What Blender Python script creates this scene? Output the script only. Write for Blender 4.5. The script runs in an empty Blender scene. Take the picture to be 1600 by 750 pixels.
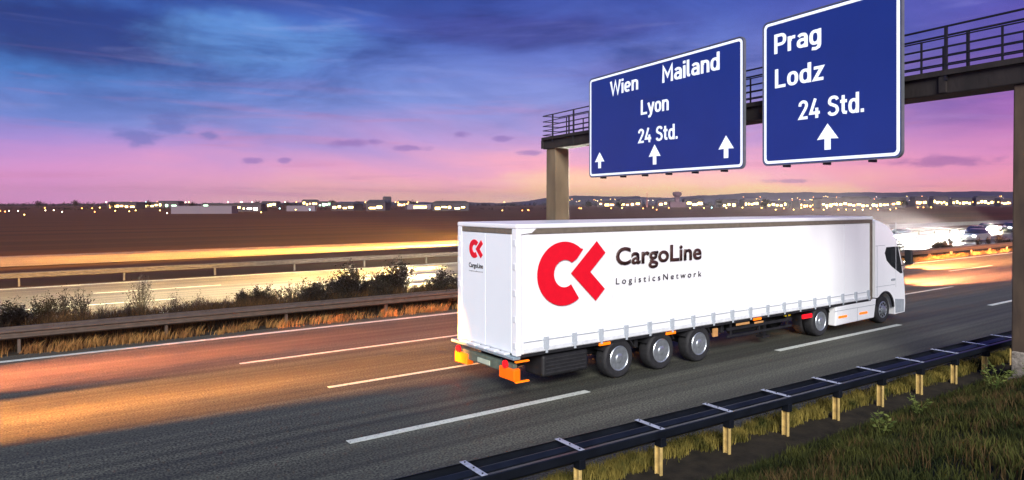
import bpy, bmesh, math, random
import numpy as np
from mathutils import Vector, Matrix
R = math.radians
random.seed(7); rng = np.random.default_rng(7)
S = bpy.context.scene
COL = S.collection

# ---------------------------------------------------------------- camera, world, sun, exposure
# World frame: +X runs along the motorway (direction of travel), +Y across it, road surface at z = 0.
CAM_H = 4.47
FWD = Vector((0.5835, 0.8121, 0.0)); RGT = Vector((0.8121, -0.5835, 0.0))
cam_d = bpy.data.cameras.new('camera'); cam = bpy.data.objects.new('camera', cam_d); COL.objects.link(cam)
cam.location = (0, 0, CAM_H)
cam.rotation_euler = (R(90), 0, math.atan2(FWD.y, FWD.x) - R(90))
cam_d.sensor_width = 36.0; cam_d.lens = 36.0 * 1072 / 1600
cam_d.shift_y = -57 / 1600
cam_d.clip_start = 0.05; cam_d.clip_end = 20000
S.camera = cam
S.view_settings.view_transform = 'Standard'; S.view_settings.look = 'None'
S.view_settings.exposure = 0.12; S.view_settings.gamma = 1.0

SUN_DIR = Vector((-0.56, -0.76, 0.47)).normalized()      # towards the sun
sun_d = bpy.data.lights.new('sun', 'SUN'); sun_d.energy = 5.0; sun_d.angle = R(26.0); sun_d.color = (1.0, 0.97, 0.93)
sun = bpy.data.objects.new('sun', sun_d); COL.objects.link(sun)
sun.rotation_euler = SUN_DIR.to_track_quat('Z', 'Y').to_euler(); sun.location = (0, 0, 60)

def srgb(r, g, b):
    f = lambda c: (c / 255 / 12.92) if c / 255 <= 0.04045 else ((c / 255 + 0.055) / 1.055) ** 2.4
    return (f(r), f(g), f(b), 1.0)

world = bpy.data.worlds.new('World'); S.world = world; world.use_nodes = True
NT = world.node_tree; NT.nodes.clear()
def wn(t, **k):
    n = NT.nodes.new(t)
    for a, b in k.items(): setattr(n, a, b)
    return n
def wmath(op, a, b=None, c=None, clamp=False):
    n = wn('ShaderNodeMath', operation=op); n.use_clamp = clamp
    for i, v in enumerate((a, b, c)):
        if v is None: continue
        if isinstance(v, (int, float)): n.inputs[i].default_value = v
        else: NT.links.new(v, n.inputs[i])
    return n.outputs[0]
def wramp(fac, stops, interp='LINEAR'):
    n = wn('ShaderNodeValToRGB'); e = n.color_ramp; e.interpolation = interp
    while len(e.elements) < len(stops): e.elements.new(0.5)
    for el, (p, c) in zip(e.elements, stops): el.position = p; el.color = c
    NT.links.new(fac, n.inputs[0]); return n.outputs[0]
def wmix(fac, a, b, mode='MIX'):
    n = wn('ShaderNodeMix', data_type='RGBA', blend_type=mode)
    for i, v in ((0, fac), (6, a), (7, b)):
        if isinstance(v, (int, float)): n.inputs[i].default_value = v
        elif isinstance(v, tuple): n.inputs[i].default_value = v
        else: NT.links.new(v, n.inputs[i])
    return n.outputs[2]
tc = wn('ShaderNodeTexCoord'); sep = wn('ShaderNodeSeparateXYZ'); NT.links.new(tc.outputs['Generated'], sep.inputs[0])
dx, dy, dz = sep.outputs
# compass bearing measured from the middle of the sunset side, in radians (+ = towards the south-east end of the road)
fx = wmath('ADD', wmath('MULTIPLY', dx, FWD.x), wmath('MULTIPLY', dy, FWD.y))
rx = wmath('ADD', wmath('MULTIPLY', dx, RGT.x), wmath('MULTIPLY', dy, RGT.y))
az = wmath('ARCTAN2', rx, fx)
hor = wmath('SQRT', wmath('ADD', wmath('MULTIPLY', dx, dx), wmath('MULTIPLY', dy, dy)))
el = wmath('ARCTAN2', dz, hor)
# gentle turbulence so the colour bands are not ruler straight
def noise(scale, detail, rough, sx=1, sy=1, sz=1, off=(0, 0, 0), dist=0.0):
    m = wn('ShaderNodeMapping'); NT.links.new(tc.outputs['Generated'], m.inputs[0])
    m.inputs['Scale'].default_value = (sx, sy, sz); m.inputs['Location'].default_value = off
    n = wn('ShaderNodeTexNoise'); n.inputs['Scale'].default_value = scale; n.inputs['Detail'].default_value = detail
    n.inputs['Roughness'].default_value = rough; n.inputs['Distortion'].default_value = dist
    NT.links.new(m.outputs[0], n.inputs['Vector']); return n.outputs[0]
warp = noise(2.6, 5, 0.55, 1, 1, 4.5, dist=0.6)
el2 = wmath('ADD', el, wmath('MULTIPLY', wmath('SUBTRACT', warp, 0.5), 0.11))
e01 = wmath('MULTIPLY', el2, 1 / 0.32, clamp=True)
left = wramp(e01, [(0.0, srgb(222, 142, 190)), (0.11, srgb(206, 136, 194)), (0.23, srgb(158, 128, 200)), (0.33, srgb(104, 124, 198)),
                   (0.52, srgb(62, 116, 190)), (0.80, srgb(38, 92, 176)), (1.0, srgb(28, 70, 158))])
mid = wramp(e01, [(0.0, srgb(255, 206, 140)), (0.06, srgb(255, 190, 152)), (0.15, srgb(240, 162, 182)), (0.26, srgb(188, 144, 200)),
                  (0.42, srgb(122, 132, 202)), (0.68, srgb(88, 104, 186)), (0.86, srgb(62, 80, 170)), (1.0, srgb(46, 66, 160))])
right = wramp(e01, [(0.0, srgb(252, 180, 150)), (0.07, srgb(240, 146, 168)), (0.2, srgb(208, 124, 180)), (0.36, srgb(150, 82, 170)),
                    (0.52, srgb(112, 70, 158)), (0.75, srgb(84, 70, 168)), (1.0, srgb(70, 74, 175))])
azl = wmath('MULTIPLY_ADD', az, 1 / 0.62, 0.95, clamp=True)          # 0 far left .. 1 at the bearing of the afterglow
azr = wmath('MULTIPLY_ADD', az, 1 / 0.36, -0.83, clamp=True)         # 0 .. 1 towards the purple side
base = wmix(azr, wmix(azl, left, mid), right)
# broad darker cloud banks high up
bank = noise(2.1, 6, 0.55, 1, 1, 3.6, off=(0.35, 0.1, 0.3), dist=0.4)
bankm = wmath('MULTIPLY', wramp(bank, [(0.47, (0, 0, 0, 1)), (0.66, (1, 1, 1, 1))], 'EASE'), wramp(el, [(0.10, (0, 0, 0, 1)), (0.2, (1, 1, 1, 1))]))
base = wmix(wmath('MULTIPLY', bankm, 0.5), base, srgb(40, 56, 140))
# the big blue cloud at the upper left
def blob(a0, e0, ra, re, sx=9.0, wob=0.9, off=(0, 0, 0), lo=0.35, hi=1.0):
    a = wmath('MULTIPLY', wmath('SUBTRACT', az, a0), 1 / ra); e = wmath('MULTIPLY', wmath('SUBTRACT', el, e0), 1 / re)
    d = wmath('SQRT', wmath('ADD', wmath('MULTIPLY', a, a), wmath('MULTIPLY', e, e)))
    d = wmath('ADD', d, wmath('MULTIPLY', wmath('SUBTRACT', noise(sx, 5, 0.6, 1, 1, 2.2, off), 0.5), wob * 2))
    return wramp(d, [(lo, (1, 1, 1, 1)), (hi, (0, 0, 0, 1))], 'EASE')
base = wmix(wmath('MULTIPLY', blob(-0.56, 0.205, 0.22, 0.07, sx=6, wob=0.7), 0.9), base, srgb(14, 34, 116))
base = wmix(wmath('MULTIPLY', blob(-0.34, 0.215, 0.18, 0.05, sx=6, off=(3, 1, 0)), 0.55), base, srgb(100, 152, 216))
base = wmix(wmath('MULTIPLY', blob(-0.52, 0.285, 0.5, 0.03, sx=4, off=(5, 1, 0)), 0.5), base, srgb(24, 48, 130))
base = wmix(wmath('MULTIPLY', blob(0.02, 0.245, 0.26, 0.034, sx=5, off=(1, 4, 0)), 0.6), base, srgb(58, 52, 140))
base = wmix(wmath('MULTIPLY', blob(0.2, 0.185, 0.2, 0.03, sx=5, off=(1, 9, 0)), 0.45), base, srgb(98, 84, 168))
# thin pale and pink streaks
st = noise(3.2, 7, 0.6, 1, 1, 11, off=(1.7, 0, 0.2), dist=0.8)
stm = wramp(st, [(0.5, (0, 0, 0, 1)), (0.72, (1, 1, 1, 1))], 'EASE')
base = wmix(wmath('MULTIPLY', stm, 0.16), base, srgb(176, 172, 222))
st2 = noise(4.2, 7, 0.6, 1, 1, 16, off=(0.3, 2.2, 1.2), dist=0.7)
low = wramp(el, [(0.0, (1, 1, 1, 1)), (0.10, (0.7, .7, .7, 1)), (0.2, (0, 0, 0, 1))])
base = wmix(wmath('MULTIPLY', wmath('MULTIPLY', wramp(st2, [(0.5, (0, 0, 0, 1)), (0.68, (1, 1, 1, 1))], 'EASE'), low), 0.42), base, srgb(196, 116, 160))
tex = noise(3.4, 9, 0.62, 1, 1, 4.2, off=(2.2, 0.4, 5.0), dist=0.5)
base = wmix(wramp(el, [(0.06, (0, 0, 0, 1)), (0.17, (1, 1, 1, 1))]), base, wmix(1.0, base, wramp(tex, [(0.34, (0.38, 0.44, 0.62, 1)), (0.50, (0.92, 0.94, 0.98, 1)), (0.66, (1.25, 1.28, 1.20, 1))]), 'MULTIPLY'))
# small violet cloud scraps above the horizon
for a0, e0, ra, re, k in ((-0.460, 0.105, .034, .021, 0), (-0.498, 0.085, .036, .017, 1), (-0.415, 0.09, .02, .008, 2), (-0.235, 0.085, .034, .0075, 3),
                          (-0.20, 0.088, .016, .006, 4), (-0.147, 0.08, .035, .006, 5), (-0.075, 0.10, .016, .007, 6), (-0.012, 0.094, .02, .006, 7), (0.027, 0.073, .022, .006, 8),
                          (-0.36, 0.058, .018, .006, 9), (-0.32, 0.06, .012, .006, 10), (0.56, 0.052, .07, .010, 11), (0.38, 0.03, .05, .004, 12)):
    base = wmix(wmath('MULTIPLY', blob(a0, e0, ra, re, sx=38, wob=0.9, off=(k, 0, k), lo=0.3, hi=1.05), 0.62), base,
                srgb(84, 96, 172) if a0 < -0.4 else (srgb(122, 88, 168) if a0 < 0.3 else srgb(138, 80, 150)))
# golden afterglow line low over the far town
gl = blob(0.30, 0.016, 0.24, 0.016, sx=14, wob=0.6, off=(4, 4, 4), lo=0.2, hi=1.1)
base = wmix(wmath('MULTIPLY', gl, 0.7), base, srgb(255, 214, 120))
gl2 = blob(0.2, 0.034, 0.34, 0.02, sx=12, wob=0.6, off=(7, 4, 4), lo=0.1, hi=1.2)
base = wmix(wmath('MULTIPLY', gl2, 0.5), base, srgb(255, 214, 165))
# higher than the dusk bands the sky goes on to a plain deep blue
base = wmix(wramp(el, [(0.34, (0, 0, 0, 1)), (0.8, (1, 1, 1, 1))]), base, srgb(38, 66, 140))
bg1 = wn('ShaderNodeBackground'); NT.links.new(base, bg1.inputs[0]); NT.links.new(wramp(el, [(0.0, (1.22, 1.22, 1.22, 1)), (0.12, (1.02, 1.02, 1.02, 1)), (0.3, (0.9, 0.9, 0.9, 1))]), bg1.inputs[1])
sky = wn('ShaderNodeTexSky', sky_type='NISHITA'); sky.sun_disc = False
sky.sun_elevation = math.asin(SUN_DIR.z); sky.sun_rotation = math.atan2(SUN_DIR.x, SUN_DIR.y)
bg2 = wn('ShaderNodeBackground'); NT.links.new(sky.outputs[0], bg2.inputs[0]); bg2.inputs[1].default_value = 0.006
add = wn('ShaderNodeAddShader'); NT.links.new(bg1.outputs[0], add.inputs[0]); NT.links.new(bg2.outputs[0], add.inputs[1])
wo = wn('ShaderNodeOutputWorld'); NT.links.new(add.outputs[0], wo.inputs[0])

# ---------------------------------------------------------------- materials
def mat(name, c, rough=0.6, metal=0.0, var=0.12, scale=6.0, bump=0.0, emit=None, estr=0.0, stretch=(1, 1, 1), spec=0.5, coat=0.0, c2=None, world_pos=False, bscale=None):
    m = bpy.data.materials.new(name); m.use_nodes = True; t = m.node_tree; b = t.nodes['Principled BSDF']
    b.inputs['Roughness'].default_value = rough; b.inputs['Metallic'].default_value = metal
    b.inputs['Specular IOR Level'].default_value = spec; b.inputs['Coat Weight'].default_value = coat
    co = t.nodes.new('ShaderNodeNewGeometry') if world_pos else t.nodes.new('ShaderNodeTexCoord')
    mp = t.nodes.new('ShaderNodeMapping'); mp.inputs['Scale'].default_value = stretch
    t.links.new(co.outputs['Position' if world_pos else 'Object'], mp.inputs[0])
    n = t.nodes.new('ShaderNodeTexNoise'); n.inputs['Scale'].default_value = scale; n.inputs['Detail'].default_value = 6
    t.links.new(mp.outputs[0], n.inputs['Vector'])
    r = t.nodes.new('ShaderNodeValToRGB'); r.color_ramp.elements[0].position = 0.3; r.color_ramp.elements[1].position = 0.7
    lo = tuple(max(0, x * (1 - var)) for x in c[:3]) + (1,); hi = tuple(min(1, x * (1 + var)) for x in c[:3]) + (1,)
    if c2: lo, hi = tuple(c[:3]) + (1,), tuple(c2[:3]) + (1,)
    r.color_ramp.elements[0].color = lo; r.color_ramp.elements[1].color = hi
    t.links.new(n.outputs[0], r.inputs[0]); t.links.new(r.outputs[0], b.inputs['Base Color'])
    if bump:
        bm = t.nodes.new('ShaderNodeBump'); bm.inputs['Strength'].default_value = bump; bm.inputs['Distance'].default_value = 0.02
        n2 = t.nodes.new('ShaderNodeTexNoise'); n2.inputs['Scale'].default_value = bscale or scale * 6; n2.inputs['Detail'].default_value = 4
        t.links.new(mp.outputs[0], n2.inputs['Vector']); t.links.new(n2.outputs[0], bm.inputs['Height']); t.links.new(bm.outputs[0], b.inputs['Normal'])
    if emit:
        b.inputs['Emission Color'].default_value = emit; b.inputs['Emission Strength'].default_value = estr
    return m

def asphalt(name, c, rough=0.62, streak=0.0):
    m = bpy.data.materials.new(name); m.use_nodes = True; t = m.node_tree; b = t.nodes['Principled BSDF']
    g = t.nodes.new('ShaderNodeNewGeometry')
    def nz(scale, det, stretch):
        mp = t.nodes.new('ShaderNodeMapping'); mp.inputs['Scale'].default_value = stretch
        n = t.nodes.new('ShaderNodeTexNoise'); n.inputs['Scale'].default_value = scale; n.inputs['Detail'].default_value = det
        t.links.new(g.outputs['Position'], mp.inputs[0]); t.links.new(mp.outputs[0], n.inputs['Vector']); return n.outputs[0]
    def ramp(s, p0, c0, p1, c1):
        r = t.nodes.new('ShaderNodeValToRGB'); r.color_ramp.elements[0].position = p0; r.color_ramp.elements[1].position = p1
        r.color_ramp.elements[0].color = (*c0, 1); r.color_ramp.elements[1].color = (*c1, 1); t.links.new(s, r.inputs[0]); return r.outputs[0]
    def mul(a, bb):
        x = t.nodes.new('ShaderNodeMix'); x.data_type = 'RGBA'; x.blend_type = 'MULTIPLY'; x.inputs[0].default_value = 1
        t.links.new(a, x.inputs[6]); t.links.new(bb, x.inputs[7]); return x.outputs[2]
    grain = ramp(nz(24, 6, (1, 1, 1)), 0.40, tuple(v * 0.35 for v in c), 0.64, tuple(v * 2.1 for v in c))
    tracks = ramp(nz(0.9, 3, (0.025, 1, 1)), 0.3, (.72, .72, .72), 0.7, (1.2, 1.2, 1.2))
    patch = ramp(nz(0.35, 6, (0.5, 1, 1)), 0.3, (.85, .85, .85), 0.7, (1.12, 1.12, 1.12))
    trail_streaks = ramp(nz(3.2, 5, (0.006, 1, 1)), 0.38, (1 - streak,) * 3, 0.62, (1 + 1.6 * streak,) * 3)  # lengthwise streaks in the road colour imitate light trails
    t.links.new(mul(mul(mul(grain, tracks), patch), trail_streaks), b.inputs['Base Color'])
    rr = t.nodes.new('ShaderNodeMapRange'); rr.inputs[3].default_value = rough - 0.1; rr.inputs[4].default_value = rough + 0.12
    t.links.new(nz(0.8, 4, (0.02, 1, 1)), rr.inputs[0]); t.links.new(rr.outputs[0], b.inputs['Roughness'])
    bp = t.nodes.new('ShaderNodeBump'); bp.inputs['Strength'].default_value = 0.5; bp.inputs['Distance'].default_value = 0.012
    t.links.new(nz(55, 2, (1, 1, 1)), bp.inputs['Height']); t.links.new(bp.outputs[0], b.inputs['Normal'])
    return m

def paintmat(name, c):                                   # road paint worn through by tyres
    m = mat(name, c, rough=0.55, var=0.1, scale=4, bump=0.4, world_pos=True, bscale=60)
    t = m.node_tree; b = t.nodes['Principled BSDF']; src = b.inputs['Base Color'].links[0].from_socket
    g = t.nodes.new('ShaderNodeNewGeometry'); n = t.nodes.new('ShaderNodeTexNoise'); n.inputs['Scale'].default_value = 16; n.inputs['Detail'].default_value = 8
    n.inputs['Roughness'].default_value = 0.75
    t.links.new(g.outputs['Position'], n.inputs['Vector'])
    r = t.nodes.new('ShaderNodeValToRGB'); r.color_ramp.elements[0].position = 0.36; r.color_ramp.elements[1].position = 0.46
    r.color_ramp.elements[0].color = (0.12, 0.12, 0.11, 1); t.links.new(n.outputs[0], r.inputs[0])
    x = t.nodes.new('ShaderNodeMix'); x.data_type = 'RGBA'; x.blend_type = 'MULTIPLY'; x.inputs[0].default_value = 0.85
    t.links.new(src, x.inputs[6]); t.links.new(r.outputs[0], x.inputs[7]); t.links.new(x.outputs[2], b.inputs['Base Color'])
    return m

M = {}
M['asphalt'] = asphalt('asphalt', (0.050, 0.052, 0.038), 0.72, 0.26)
M['asphalt_far'] = asphalt('asphalt_far', (0.055, 0.046, 0.038), 0.55, 0.85)
M['paint'] = paintmat('road_paint', (0.62, 0.66, 0.58, 1))
M['field'] = mat('field_soil', (0.022, 0.007, 0.004, 1), rough=0.95, scale=0.12, var=0.5, spec=0.1, world_pos=True, stretch=(0.04, 1, 1), c2=(0.085, 0.024, 0.010))  # soil colour carries the red-brown tint of the warm flare
M['soil'] = mat('verge_soil', (0.016, 0.014, 0.010, 1), rough=0.95, scale=3, bump=0.6, world_pos=True, c2=(0.042, 0.034, 0.022), spec=0.2)
M['bank'] = mat('bank_soil', (0.018, 0.022, 0.010, 1), rough=0.95, scale=2, bump=0.6, world_pos=True, c2=(0.04, 0.042, 0.018), spec=0.2)
M['white'] = mat('white_paint', (0.86, 0.87, 0.88, 1), rough=0.35, var=0.02, scale=1.2, coat=0.15)
M['tarp'] = mat('white_tarpaulin', (0.87, 0.88, 0.88, 1), rough=0.45, var=0.03, scale=0.8, bump=0.5, bscale=1.6, stretch=(1.6, 1, .5))
M['doorwhite'] = mat('door_paint', (0.80, 0.85, 0.88, 1), rough=0.35, var=0.02, scale=1.0)
M['greyseal'] = mat('grey_rubber_seal', (0.30, 0.33, 0.36, 1), rough=0.6)
M['strap'] = mat('grey_strap', (0.42, 0.46, 0.50, 1), rough=0.6, scale=20)
M['band'] = mat('pale_band', (0.70, 0.72, 0.74, 1), rough=0.5)
M['rail_brown'] = mat('roof_rail_brown', (0.16, 0.135, 0.10, 1), rough=0.5, var=0.2)
M['black'] = mat('black_chassis', (0.012, 0.012, 0.014, 1), rough=0.6, var=0.4)
M['rubber'] = mat('rubber', (0.016, 0.016, 0.018, 1), rough=0.75, var=0.3, bump=0.3, scale=12)
M['alu'] = mat('aluminium_rim', (0.52, 0.56, 0.60, 1), rough=0.36, metal=0.8, var=0.15, scale=10)
M['steel'] = mat('galvanised_steel', (0.36, 0.38, 0.40, 1), rough=0.42, metal=0.7, var=0.25, scale=5, world_pos=True)
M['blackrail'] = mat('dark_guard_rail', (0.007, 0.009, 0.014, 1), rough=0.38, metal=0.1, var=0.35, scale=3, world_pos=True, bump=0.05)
M['platesteel'] = mat('bare_plate_steel', (0.42, 0.46, 0.55, 1), rough=0.45, metal=0.3, var=0.25, scale=14, world_pos=True)
M['postyel'] = mat('yellow_lit_post', (0.52, 0.37, 0.13, 1), rough=0.6, var=0.25, scale=9, world_pos=True)  # warm yellow light on the posts is put into their base colour
M['medrail'] = mat('median_rail', (0.12, 0.09, 0.07, 1), rough=0.5, metal=0.4, var=0.2, scale=4, world_pos=True)
M['red'] = mat('red_print', srgb(222, 16, 38), rough=0.4, var=0.05)
M['darkprint'] = mat('dark_brown_print', srgb(66, 40, 34), rough=0.5, var=0.15)
M['greyprint'] = mat('grey_print', srgb(70, 66, 66), rough=0.5)
M['blackprint'] = mat('black_print', (0.02, 0.02, 0.02, 1), rough=0.5)
M['glass'] = mat('dark_glass', (0.02, 0.022, 0.025, 1), rough=0.06, var=0.1, spec=0.8)
M['orange'] = mat('orange_reflector', srgb(255, 110, 10), rough=0.3, emit=srgb(255, 96, 8), estr=0.35, var=0.08)
M['amber'] = mat('amber_marker', srgb(255, 120, 10), rough=0.3, emit=srgb(255, 120, 20), estr=0.8)
M['redlamp'] = mat('red_lamp', srgb(230, 20, 30), rough=0.25, emit=srgb(240, 24, 36), estr=0.7)
M['signblue'] = mat('sign_blue_sheeting', srgb(31, 54, 134), rough=0.35, var=0.06, scale=0.5)
M['signwhite'] = mat('glowing_sign_white', (0.88, 0.92, 0.92, 1), rough=0.35, var=0.02, emit=(0.8, 0.95, 1.0, 1), estr=0.35)  # faint cyan glow added to the white sheeting, which is no lamp
M['signback'] = mat('sign_back_grey', (0.18, 0.2, 0.23, 1), rough=0.4, metal=0.5)
M['beam'] = mat('backlit_dark_concrete', (0.016, 0.012, 0.011, 1), rough=0.85, var=0.4, scale=2.2, bump=0.5, world_pos=True, stretch=(1, 1, 0.5))  # backlit darkness of the beam is put into its colour
M['railing'] = mat('silhouette_black', (0.008, 0.008, 0.012, 1), rough=0.5)  # near-black stands for the railing seen against the light
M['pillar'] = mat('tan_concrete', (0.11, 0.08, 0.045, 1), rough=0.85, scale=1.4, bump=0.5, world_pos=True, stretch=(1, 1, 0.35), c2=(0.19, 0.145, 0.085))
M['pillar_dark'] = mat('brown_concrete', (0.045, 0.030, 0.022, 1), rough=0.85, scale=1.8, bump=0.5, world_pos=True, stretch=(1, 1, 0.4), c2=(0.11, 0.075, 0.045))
M['plinth'] = mat('rough_pale_concrete', (0.16, 0.14, 0.11, 1), rough=0.95, scale=9, bump=1.0, world_pos=True, c2=(0.42, 0.37, 0.30), bscale=30)

def grassmat(name, a, b, scale=1.5, thr=0.5):
    m = mat(name, (*a, 1), rough=0.8, scale=scale, world_pos=True, c2=b, spec=0.15); return m
M['grass'] = grassmat('bank_grass', (0.010, 0.020, 0.006), (0.085, 0.088, 0.020), 1.3)
M['grass_dry'] = grassmat('dry_bank_grass', (0.05, 0.035, 0.015), (0.13, 0.08, 0.03), 2.5)
M['hedge'] = grassmat('edge_grass', (0.03, 0.04, 0.010), (0.26, 0.20, 0.045), 3.5)
M['brush'] = grassmat('brown_brush', (0.03, 0.018, 0.008), (0.13, 0.065, 0.022), 1.2)
M['straw'] = grassmat('straw_grass', (0.20, 0.085, 0.03), (0.42, 0.23, 0.07), 2.0)
M['shrub'] = grassmat('shrub_leaf', (0.010, 0.009, 0.006), (0.030, 0.022, 0.012), 1.6)
M['twig'] = mat('twig', (0.020, 0.014, 0.010, 1), rough=0.8)
M['weed'] = grassmat('weed_leaf', (0.06, 0.09, 0.02), (0.14, 0.16, 0.04), 5)

# ---------------------------------------------------------------- helpers
class MB:
    def __init__(s): s.v = []; s.f = []
    def add(s, vs, fs):
        o = len(s.v); s.v += [tuple(v) for v in vs]; s.f += [tuple(i + o for i in f) for f in fs]; return s
    def box(s, x0, x1, y0, y1, z0, z1):
        vs = [(x, y, z) for z in (z0, z1) for y in (y0, y1) for x in (x0, x1)]
        return s.add(vs, [(0, 2, 3, 1), (4, 5, 7, 6), (0, 1, 5, 4), (2, 6, 7, 3), (0, 4, 6, 2), (1, 3, 7, 5)])
    def prism_y(s, prof, y0, y1):                         # profile in x,z
        n = len(prof); vs = [(x, y0, z) for x, z in prof] + [(x, y1, z) for x, z in prof]
        return s.add(vs, [tuple(range(n)), tuple(range(2 * n - 1, n - 1, -1))] + [(i, i + n, (i + 1) % n + n, (i + 1) % n) for i in range(n)])
    def prism_x(s, prof, x0, x1):                         # profile in y,z
        n = len(prof); vs = [(x0, y, z) for y, z in prof] + [(x1, y, z) for y, z in prof]
        return s.add(vs, [tuple(range(n)), tuple(range(2 * n - 1, n - 1, -1))] + [(i, i + n, (i + 1) % n + n, (i + 1) % n) for i in range(n)])
    def loft(s, rings, cap=True):
        n = len(rings[0]); vs = [p for r in rings for p in r]; fs = []
        for k in range(len(rings) - 1):
            for i in range(n): fs.append((k * n + i, k * n + (i + 1) % n, (k + 1) * n + (i + 1) % n, (k + 1) * n + i))
        if cap: fs += [tuple(range(n)), tuple(range(len(vs) - 1, len(vs) - n - 1, -1))]
        return s.add(vs, fs)
    def tube(s, pts, rs, n=8, cap=True):
        rings = []
        for k, p in enumerate(pts):
            p = Vector(p); a = Vector(pts[max(0, k - 1)]); b = Vector(pts[min(len(pts) - 1, k + 1)])
            d = (b - a).normalized(); u = d.orthogonal().normalized(); w = d.cross(u)
            r = rs[k] if isinstance(rs, (list, tuple)) else rs
            rings.append([p + (u * math.cos(q) + w * math.sin(q)) * r for q in (2 * math.pi * i / n for i in range(n))])
        # keep rings aligned
        return s.loft(rings, cap)
    def lathe_y(s, prof, cx, cz, n=36, y=0):              # prof: (radius, y offset); axis parallel to Y
        rings = [[(cx + r * math.cos(q), y + yy, cz + r * math.sin(q)) for q in (2 * math.pi * i / n for i in range(n))] for r, yy in prof]
        return s.loft(rings, True)
    def lathe_z(s, prof, cx, cy, n=16):
        rings = [[(cx + r * math.cos(q), cy + r * math.sin(q), z) for q in (2 * math.pi * i / n for i in range(n))] for r, z in prof]
        return s.loft(rings, True)
    def build(s, name, m, parent=None, smooth=False, bevel=0.0, seg=2, angle=None):
        me = bpy.data.meshes.new(name); me.from_pydata(s.v, [], s.f)
        bm = bmesh.new(); bm.from_mesh(me); bmesh.ops.recalc_face_normals(bm, faces=bm.faces); bm.to_mesh(me); bm.free()
        me.materials.append(m)
        if smooth:
            me.shade_smooth()
            if angle: me.set_sharp_from_angle(angle=R(angle))
        o = bpy.data.objects.new(name, me); COL.objects.link(o)
        if parent: o.parent = parent
        if bevel:
            b = o.modifiers.new('bevel', 'BEVEL'); b.width = bevel; b.segments = seg; b.limit_method = 'ANGLE'; b.angle_limit = R(35)
        return o
def thing(name, label, cat, loc=(0, 0, 0), rz=0.0, group=None):
    o = bpy.data.objects.new(name, None); COL.objects.link(o); o.location = loc; o.rotation_euler = (0, 0, rz)
    return tag(o, label, cat, group)
def tag(o, label=None, cat=None, group=None, kind=None):
    if label: o['label'] = label
    if cat: o['category'] = cat
    if group: o['group'] = group
    if kind: o['kind'] = kind
    return o
def kids(o): return [c for c in bpy.data.objects if c.parent == o]
def copy_tree(o, parent=None, tree=None):
    c = o.copy(); COL.objects.link(c); c.parent = parent
    for ch in list(o.children): copy_tree(ch, c)
    return c
def fast_mesh(name, V, F3, m, smooth=False):              # numpy triangles -> object
    me = bpy.data.meshes.new(name); nv, nf = len(V), len(F3)
    me.vertices.add(nv); me.vertices.foreach_set('co', V.astype(np.float32).ravel())
    me.loops.add(nf * 3); me.loops.foreach_set('vertex_index', F3.astype(np.int32).ravel())
    me.polygons.add(nf); me.polygons.foreach_set('loop_start', np.arange(0, nf * 3, 3, dtype=np.int32)); me.polygons.foreach_set('loop_total', np.full(nf, 3, dtype=np.int32))
    me.update(calc_edges=True); me.materials.append(m)
    o = bpy.data.objects.new(name, me); COL.objects.link(o); return o
def text_mesh(name, txt, m, parent, x0, x1, base, cap, depth=0.004, plane=0.0, bold=0.012, rot=None, space=1.0, shear=0.0):
    """letters standing in the parent's XZ plane, facing -Y; x0..x1 and cap height in metres"""
    def raw(s):
        cu = bpy.data.curves.new('lettering', 'FONT'); cu.body = s; cu.size = 1; cu.offset = bold; cu.extrude = 0.0; cu.resolution_u = 4; cu.space_character = space
        o = bpy.data.objects.new('lettering', cu); COL.objects.link(o); bpy.context.view_layer.update()
        me = bpy.data.meshes.new_from_object(o.evaluated_get(bpy.context.evaluated_depsgraph_get()))
        bpy.data.objects.remove(o); bpy.data.curves.remove(cu); return me
    ref = raw('L'); z = [v.co.y for v in ref.vertices]; h = max(z) - min(z); zb = min(z); bpy.data.meshes.remove(ref)
    me = raw(txt); xs = [v.co.x for v in me.vertices]; a, b = min(xs), max(xs)
    for v in me.vertices:
        X = x0 + (v.co.x - a) / (b - a) * (x1 - x0); Z = base + (v.co.y - zb) / h * cap
        v.co = Vector((X, plane, Z))
    bm = bmesh.new(); bm.from_mesh(me)
    bmesh.ops.remove_doubles(bm, verts=bm.verts, dist=1e-5)
    r = bmesh.ops.extrude_face_region(bm, geom=list(bm.faces))
    for v in r['geom']:
        if isinstance(v, bmesh.types.BMVert): v.co.y -= depth
    bmesh.ops.recalc_face_normals(bm, faces=bm.faces); bm.to_mesh(me); bm.free()
    me.name = name; me.materials.clear(); me.materials.append(m)
    o = bpy.data.objects.new(name, me); COL.objects.link(o); o.parent = parent
    if rot is not None: o.rotation_euler = rot
    return o
def arcpts(cx, cy, rx, ry, a0, a1, n=12, p=2.5):
    out = []
    for i in range(n + 1):
        a = R(a0 + (a1 - a0) * i / n); c, s_ = math.cos(a), math.sin(a)
        out.append((cx + rx * math.copysign(abs(c) ** (2 / p), c), cy + ry * math.copysign(abs(s_) ** (2 / p), s_)))
    return out
def smoothpts(p, n=5):
    out = []
    for i in range(len(p) - 1):
        a, b, c, d = p[max(0, i - 1)], p[i], p[i + 1], p[min(len(p) - 1, i + 2)]
        for k in range(n):
            t = k / n; out.append(tuple(0.5 * (2 * b[j] + (c[j] - a[j]) * t + (2 * a[j] - 5 * b[j] + 4 * c[j] - d[j]) * t * t + (3 * b[j] - a[j] - 3 * c[j] + d[j]) * t ** 3) for j in (0, 1)))
    return out + [p[-1]]
BOWL = arcpts(.26, .365, .18, .285, 0, 360, 32)[:-1]
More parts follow.
